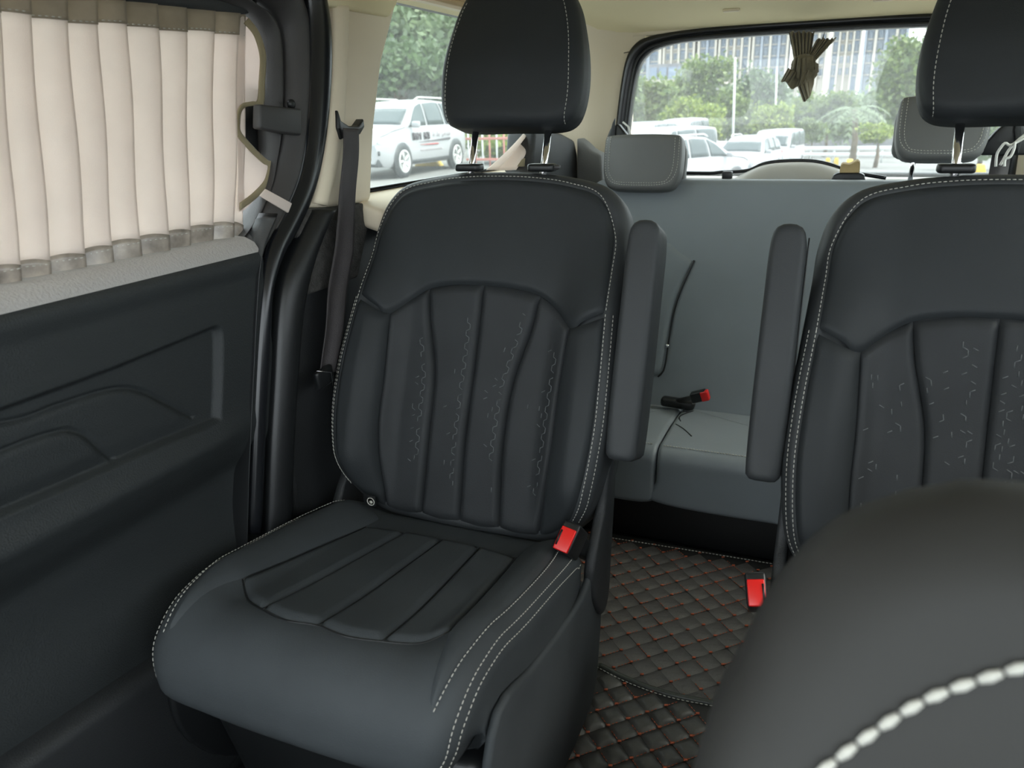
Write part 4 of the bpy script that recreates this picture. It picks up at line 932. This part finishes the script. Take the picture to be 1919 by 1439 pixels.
    if decals:
        rr = random.Random(3); side = decals; gl = []
        def sp(x, z, off=.016):   # point on the door side
            return np.array([x*s, side*(W/2+off), z*h])
        def stroke(x0, z0, x1, z1, w_, m_):
            gl.append((np.array([sp(x0, z0), sp(x1, z1)]), w_))
        # two groups of bold glyphs, a fainter script group, swooshes and a small line
        gx = .88
        for gsz, cnt in ((.13, 3), (.13, 2)):
            for q_ in range(cnt):
                for b_ in range(4):
                    a0, b0 = gx-rr.random()*gsz, .80+rr.random()*.15
                    if b_ % 2: stroke(gx, b0, gx-gsz*.85, b0, .016, 0)
                    else: stroke(a0, .79, a0, .95, .018, 0)
                gx -= gsz*1.12
            gx -= .10
        P('bold_lettering', join(*[tube(list(p), w_, 4) for p, w_ in gl]), DECAL, body); gl = []
        for q_ in range(6):
            for b_ in range(3):
                a0 = gx-rr.random()*.14; stroke(a0, .82+rr.random()*.05, a0-.05-rr.random()*.06, .95+rr.random()*.06, .009, 0)
            gx -= .165
        P('script_lettering', join(*[tube(list(p), w_, 4) for p, w_ in gl]), DECALG, body); gl = []
        P('swoosh', join(tube([sp(.62, .735), sp(-.3, .755), sp(-1.0, .775)], [.003, .014, .030], 4)), DECAL, body)
        P('swoosh', tube([sp(.55, .675), sp(-.05, .67), sp(-.36, .67)], [.004, .016, .018], 4), DECALR, body)
        for q_ in range(15):
            a0 = .52-q_*.075; stroke(a0, .53, a0, .58, .008, 0); stroke(a0, .53+.05*rr.random(), a0-.04, .55, .007, 0)
        P('small_lettering', join(*[tube(list(p), w_, 4) for p, w_ in gl]), DECALG, body)
    return t
def gpos(px, py, y): p = onY(px, py, y); return (p[0], p[1], gz(p[0], p[1]))
p = gpos(748, 320, 17.4)
car('white_suv', 'white SUV with dark lettering on its doors seen through the quarter window', p, math.radians(271), 4.6, 1.86, 1.70, 'suv', PAINT, decals=1)
G2 = 'cars parked behind the van'
def carat(nm_, label, px, y, rz, **k): p = gpos(px, 300, y); car(nm_, label, p, math.radians(rz), group=G2, **k)
carat('white_suv', 'white SUV with a blue plate facing the rear window', 1400, 33, 262, kind='suv', plate=True)
carat('white_sedan', 'white sedan beside the SUV with the blue plate', 1340, 40, 266, kind='sedan', H=1.66, L=4.7)
carat('white_hatchback', 'white hatchback with a red tail lamp next to the left bench headrest', 1283, 24, 62, kind='suv', L=4.2, H=1.66)
carat('pale_van', 'pale van behind the left bench headrest, leftmost in the rear window', 1206, 36, 262, kind='van', H=1.9, paint=PAINTS)
carat('white_van', 'white van between the pale van and the tall van', 1244, 27, 250, kind='van', H=1.66)
carat('tall_van', 'tall white van with a dark side window above the white hatchback', 1276, 45, 262, kind='van', H=2.3, L=5)
carat('white_minivan', 'white minivan just right of the SUV with the blue plate', 1455, 41, 262, kind='van', H=1.7)

# trees
def tree(name, label, px, pytop, pybot, y, wpx, leaf, nleaf=2600, size=.30, group=None, trunk=True, seed=0, cat='tree'):
    top = onY(px, pytop, y); bot = onY(px, pybot, y); x = top[0]; zg = gz(x, y); sc = abs(onY(px+100, 200, y)[0]-onY(px, 200, y)[0])/100
    hw = wpx*sc/2; zt = top[2]; zb = min(bot[2], zt-.5); zb = max(zb, zg)
    rg = np.random.default_rng(seed+int(px)); t = thing(name, (x, y, zg), label, cat, group)
    nc = 16; cs_ = rg.normal(size=(nc, 3)); cs_ /= np.linalg.norm(cs_, axis=1)[:, None]; cs_ *= rg.uniform(.25, .78, (nc, 1))
    ci = rg.integers(0, nc, nleaf); pp = cs_[ci]+rg.normal(size=(nleaf, 3))*.17
    C_ = np.array([x, y, (zt+zb)/2]); S_ = np.array([hw, hw*.8, (zt-zb)/2]); pts_ = C_+pp*S_*1.0
    pts_[:, 2] = np.clip(pts_[:, 2], zg+.05, None)
    a = rg.normal(size=(nleaf, 3)); a /= np.linalg.norm(a, axis=1)[:, None]; b_ = np.cross(a, rg.normal(size=(nleaf, 3))); b_ /= np.linalg.norm(b_, axis=1)[:, None]
    sz = size*rg.uniform(.6, 1.3, (nleaf, 1)); a *= sz; b_ *= sz*.6
    V = np.stack([pts_-a, pts_+b_, pts_+a, pts_-b_], 1).reshape(-1, 3); F = np.arange(nleaf*4).reshape(-1, 4)
    o = obj('foliage', (V, F.tolist()), leaf, t, smooth=False, recalc=False); o['kind'] = 'stuff'
    if trunk:
        br = [tube([(x, y, zg-.1), (x+.05*hw, y, (zg+zb)/2), (x, y, zb+.6*(zt-zb))], [.04*hw+.08, .03*hw+.06, .02], 8)]
        for q_ in range(5):
            e = C_+cs_[q_]*S_*.8; br.append(tube([(x, y, zb+.15*(zt-zb)), (x*.5+e[0]*.5, y*.5+e[1]*.5, zb*.4+e[2]*.6), e], [.02*hw+.04, .012*hw+.03, .015], 6))
        obj('trunk', join(*br), BARK, t)
    return t
GT = 'trees around the parking lot'
tree('broadleaf_tree', 'dense dark green tree above the white SUV in the quarter window', 735, 70, 215, 24, 330, L2, 16000, .12, GT, seed=1)
tree('broadleaf_tree', 'paler tree rising behind the dark tree in the quarter window', 850, -40, 190, 34, 380, L4, 12000, .2, GT, seed=2)
tree('hedge', 'yellow green hedge behind the tail of the SUV under the left headrest', 940, 225, 305, 21, 190, L3, 6000, .09, None, False, 3, 'hedge')
tree('broadleaf_tree', 'bright green tree at the left end of the rear window', 1205, 140, 260, 49, 150, L1, 7650, 0.177, GT, seed=4)
tree('shrub', 'lime green shrub between the vans and the lamp post', 1285, 182, 268, 60, 170, L3, 5950, 0.163, 'shrubs along the lot', seed=5, cat='shrub')
tree('broadleaf_tree', 'tall leafy tree left of the nearer lamp post', 1335, 105, 268, 68, 170, L1, 9350, 0.204, GT, seed=6)
tree('broadleaf_tree', 'rounded dark green tree between the two lamp posts', 1425, 125, 268, 72, 150, L2, 8500, 0.218, GT, seed=7)
tree('shrub', 'bright lime shrub below the knotted curtain', 1452, 190, 268, 54, 90, L3, 4080, 0.136, 'shrubs along the lot', seed=8, cat='shrub')
tree('broadleaf_tree', 'hazy tree behind the knotted curtain', 1500, 165, 262, 97, 170, L4, 7650, 0.245, GT, seed=9)
tree('shrub', 'rounded clipped shrub right of the lime shrub', 1525, 222, 268, 64, 70, L1, 4420, 0.109, 'shrubs along the lot', seed=10, cat='shrub')
tree('broadleaf_tree', 'tall pale tree at the right of the rear window', 1710, 72, 240, 76, 210, L1, 10200, 0.245, GT, seed=11)
tree('broadleaf_tree', 'grey green tree behind the palm', 1610, 155, 262, 109, 190, L4, 8500, 0.272, GT, seed=12)
tree('shrub', 'yellow green shrub beside the palm near the right bench headrest', 1650, 228, 268, 48, 100, L3, 4080, 0.136, 'shrubs along the lot', seed=13, cat='shrub')
tree('broadleaf_tree', 'tree seen between the right bench headrest and the window edge', 1850, 200, 290, 45, 160, L4, 5950, 0.190, GT, seed=14)
tree('broadleaf_tree', 'leafy tree low behind the parked vans', 1395, 195, 270, 84, 240, L1, 6800, 0.231, GT, seed=15)
tree('broadleaf_tree', 'grey green tree far behind the bright green tree', 1255, 170, 262, 74, 160, L4, 6800, 0.272, GT, seed=16)

tree('broadleaf_tree', 'mid green tree between the knotted curtain and the palm', 1556, 168, 262, 78, 150, L1, 7000, .24, GT, seed=17)
line = spline([(-75, 5), (-66, 45), (-56, 90), (-45, 126), (0, 129), (45, 128), (90, 110), (100, 50)], 4000)
k_ = RNG.integers(0, 4000, 26000); b0 = line[k_]+RNG.normal(size=(26000, 2))*1.6
gzz = np.array([gz(x, y) for x, y in b0]); hh = 6.6+1.6*np.sin(k_*.021)+1.1*np.sin(k_*.067+1)
c3 = np.column_stack([b0, gzz+hh*np.sqrt(RNG.random(26000))]); a = RNG.normal(size=(26000, 3)); a /= np.linalg.norm(a, axis=1)[:, None]
b_ = np.cross(a, RNG.normal(size=(26000, 3))); b_ /= np.linalg.norm(b_, axis=1)[:, None]; a *= .55; b_ *= .35
tlo = obj('tree_line', (np.stack([c3-a, c3+b_, c3+a, c3-b_], 1).reshape(-1, 3), np.arange(26000*4).reshape(-1, 4).tolist()), L4, smooth=False, recalc=False)
tag(tlo, 'distant hazy green tree line closing off the lot below the towers', 'foliage', kind='stuff')
# palm
pb = gpos(1602, 262, 52); crown = onY(1602, 205, 52); pt = thing('palm_tree', pb, 'small palm with drooping fronds near the right bench headrest', 'palm')
obj('trunk', tube([pb, (pb[0], pb[1], (pb[2]+crown[2])/2), tuple(crown)], [.22, .17, .14], 10), BARK, pt)
fr = []
me_f = None
for k_ in range(16):
    a_ = k_*2.4; el = .9-.09*k_; pts_ = []
    for q_ in np.linspace(0, 1, 8): pts_.append(np.array(crown)+np.array([math.cos(a_)*q_*2.0*math.cos(el*.6), math.sin(a_)*q_*2.0*math.cos(el*.6), q_*1.2*math.sin(el)-1.1*q_*q_]))
    V = []; F = []
    for i_, p_ in enumerate(pts_[1:]):
        d_ = _n(pts_[i_+1]-pts_[i_]); sd2 = _n(np.cross(d_, [0, 0, 1]))
        for sg in (-1, 1):
            for e_ in (.0, .12):
                b0 = p_+d_*e_; k0 = len(V); V += [b0-d_*.05, b0+d_*.05, b0+sd2*sg*.5*(1-.5*i_/7)+d_*.22-np.array([0, 0, .16])]; F.append((k0, k0+1, k0+2))
    obj('frond', (V, F), L4, pt, smooth=False, recalc=False)

# lamp posts
for px, y0, y1, yy, lab in ((1378, 112, 268, 48, 'nearer slim grey lamp post rising in front of the tall leafy tree'), (1456, 128, 268, 64, 'farther slim grey lamp post beside the knotted curtain')):
    pbs = gpos(px-3, 268, yy); pz = onY(px, y0, yy); t = thing('lamp_post', pbs, lab, 'lamp post')
    obj('pole', tube([pbs, (pz[0], pz[1], pz[2])], [.075, .05], 10), POLE, t); obj('base_plate', lathe([(.2, 0), (.2, .05), (.1, .12)], 12, lambda v: (pbs[0]+v[0], pbs[1]+v[1], pbs[2]+v[2])), POLE, t)
    obj('pole_cap', lathe([(.06, 0), (.07, .04), (.03, .12)], 12, lambda v: (pz[0]+v[0], pz[1]+v[1], pz[2]+v[2])), POLE, t)
# guard rail, barriers, bollards
A_ = gpos(1480, 270, 58); B_ = gpos(1700, 270, 58); t = thing('guard_rail', A_, 'long grey guard rail at the far side of the lot', 'guard rail')
for h_ in (.55, .95): obj('rail', box(((A_[0]+B_[0])/2, 58, (A_[2]+B_[2])/2+h_), (abs(B_[0]-A_[0])+14, .08, .22), bev=.03), POLE, t)
for k_ in range(10):
    xk = A_[0]-3+(B_[0]-A_[0]+6)*k_/9; obj('post', box((xk, 58.1, gz(xk, 58)+.5), (.12, .12, 1.1)), POLE, t)
for px, lab in ((1554, 'left of the two yellow blocks below the guard rail'), (1570, 'right of the two yellow blocks below the guard rail')):
    c = gpos(px, 275, 52); o = obj('yellow_block', bevelled(prism([(c[0]-.15, c[1], c[2]), (c[0]+.15, c[1], c[2]), (c[0]+.11, c[1], c[2]+.45), (c[0]-.11, c[1], c[2]+.45)], (0, .2, 0)), .04), YEL); tag(o, lab, 'barrier', 'yellow blocks')
c = gpos(1596, 285, 36); t = thing('ride_on_machine', c, 'small yellow machine standing in the bright lot', 'machine')
obj('body', bevelled(box((c[0], c[1], c[2]+.28), (.48, .4, .24)), .06), YEL, t); obj('mast', bevelled(box((c[0]-.03, c[1], c[2]+.55), (.24, .22, .36)), .05), YEL, t)
for k_ in (-1, 1): obj('wheel', lathe([(.12, -.04), (.12, .04)], 16, lambda v: (c[0]+k_*.17+v[0], c[1]-.2+v[2], c[2]+.12+v[1])), TYRE, t)
c = gpos(1842, 292, 40); o = obj('yellow_block', bevelled(prism([(c[0]-.2, c[1], c[2]), (c[0]+.25, c[1], c[2]), (c[0]+.15, c[1], c[2]+.4), (c[0]-.15, c[1], c[2]+.4)], (0, .3, 0)), .05), YEL); tag(o, 'yellow block under the right bench headrest', 'barrier')
c = gpos(800, 318, 19.5); o = obj('wheel_stop', bevelled(prism([(c[0]-.4, c[1], c[2]), (c[0]+.4, c[1], c[2]), (c[0]+.25, c[1], c[2]+.18), (c[0]-.25, c[1], c[2]+.18)], (0, .3, 0)), .03), YEL); tag(o, 'low yellow wheel stop under the white SUV', 'barrier')
c = gpos(932, 312, 18.4); t = thing('steel_barrier', c, 'faded red steel barrier behind the left headrest post', 'barrier')
for h_ in (.25, .75, .95): obj('rail', box((c[0], c[1], c[2]+h_), (1.7, .05, .06), bev=.01), REDST, t)
for k_ in range(9): obj('bar', tube([(c[0]-.78+k_*.195, c[1], c[2]), (c[0]-.78+k_*.195, c[1], c[2]+.95)], .022, 6), REDST if k_ % 2 else POLE, t)
# wall behind the shrubs
c = gpos(1560, 230, 80); o = obj('far_wall', box((c[0]+2, 120, gz(c[0], 110)+1.0), (26, .5, 2.0), bev=.05), POD); tag(o, 'low grey wall behind the palm and the shrubs', 'wall')

# towers
def tower(px0, px1, y, lab, m_wall, cols, seed):
    a = onY(px0, 160, y); b_ = onY(px1, 160, y); zb = -6.; zt = 95.; t = thing('apartment_tower', ((a[0]+b_[0])/2, y, zb), lab, 'building', 'apartment towers beyond the trees')
    W_ = b_[0]-a[0]; obj('core', box(((a[0]+b_[0])/2, y+6, (zb+zt)/2), (W_, 12, zt-zb)), m_wall, t, smooth=False)
    rr = random.Random(seed); n_ = cols; cw = W_/n_
    pm = mesh('pane', *box((0, 0, 0), (cw*.46, .3, 1.75)), PANE, smooth=False); sm = mesh('sill', *box((0, 0, 0), (cw*.62, .5, .25)), TOWER, smooth=False)
    for k in range(n_+1):
        x = a[0]+cw*k; obj('pier', box((x, y-.5, (zb+zt)/2), (cw*.26, 1.4, zt-zb)), TOWER if (k+seed) % 2 else m_wall, t, smooth=False)
    for k in range(n_):
        x = a[0]+cw*(k+.5)
        if (k+seed) % 3 == 1: obj('recessed_bay', box((x, y-.05, (zb+zt)/2), (cw*.7, .3, zt-zb)), TOWERB, t, smooth=False)
        z = 10.5
        while z < 36.:
            o = inst('window', pm, t, (x-(a[0]+b_[0])/2, -.28, z-zb)); o2 = inst('window_sill', sm, t, (x-(a[0]+b_[0])/2, -.35, z-1.15-zb)); z += 3.0
TW = [(1150, 1238, 'leftmost grey apartment tower in the rear window', TOWERG, 4, 1), (1242, 1300, 'cream apartment tower above the low podium building', TOWER, 4, 2), (1306, 1340, 'narrow grey tower between the cream towers', TOWERG, 2, 3),
      (1344, 1402, 'cream apartment tower behind the nearer lamp post', TOWER, 4, 4), (1406, 1472, 'grey blue apartment tower left of the knotted curtain', TOWERG, 4, 5), (1480, 1545, 'cream tower hidden behind the knotted curtain', TOWER, 4, 6),
      (1551, 1606, 'cream apartment tower just right of the knotted curtain', TOWER, 4, 7), (1611, 1690, 'pale grey tower left of the tall pale tree', TOWERG, 4, 8)]
for k_, a in enumerate(TW): tower(a[0]+1, a[1]-2, 250, a[2], a[3], a[4], a[5])
a = onY(1215, 165, 150); b_ = onY(1340, 165, 150); zt = onY(1280, 118, 150)[2]
t = thing('podium_building', ((a[0]+b_[0])/2, 150, -5), 'low grey glazed podium building in front of the towers', 'building')
obj('block', box(((a[0]+b_[0])/2, 155, (zt-5)/2), (b_[0]-a[0], 10, zt+5)), POD, t, smooth=False)
obj('roof_slab', box(((a[0]+b_[0])/2, 154, zt*.62+.4), (b_[0]-a[0]+1.5, 13, .8)), TOWER, t, smooth=False)
for k_ in range(7):
    x = a[0]+(b_[0]-a[0])*(k_+.5)/7; obj('glazed_bay', box((x, 149.9, zt*.8), ((b_[0]-a[0])/9, .3, zt*.28)), TOWERB, t, smooth=False)
print('objects', len(bpy.data.objects))
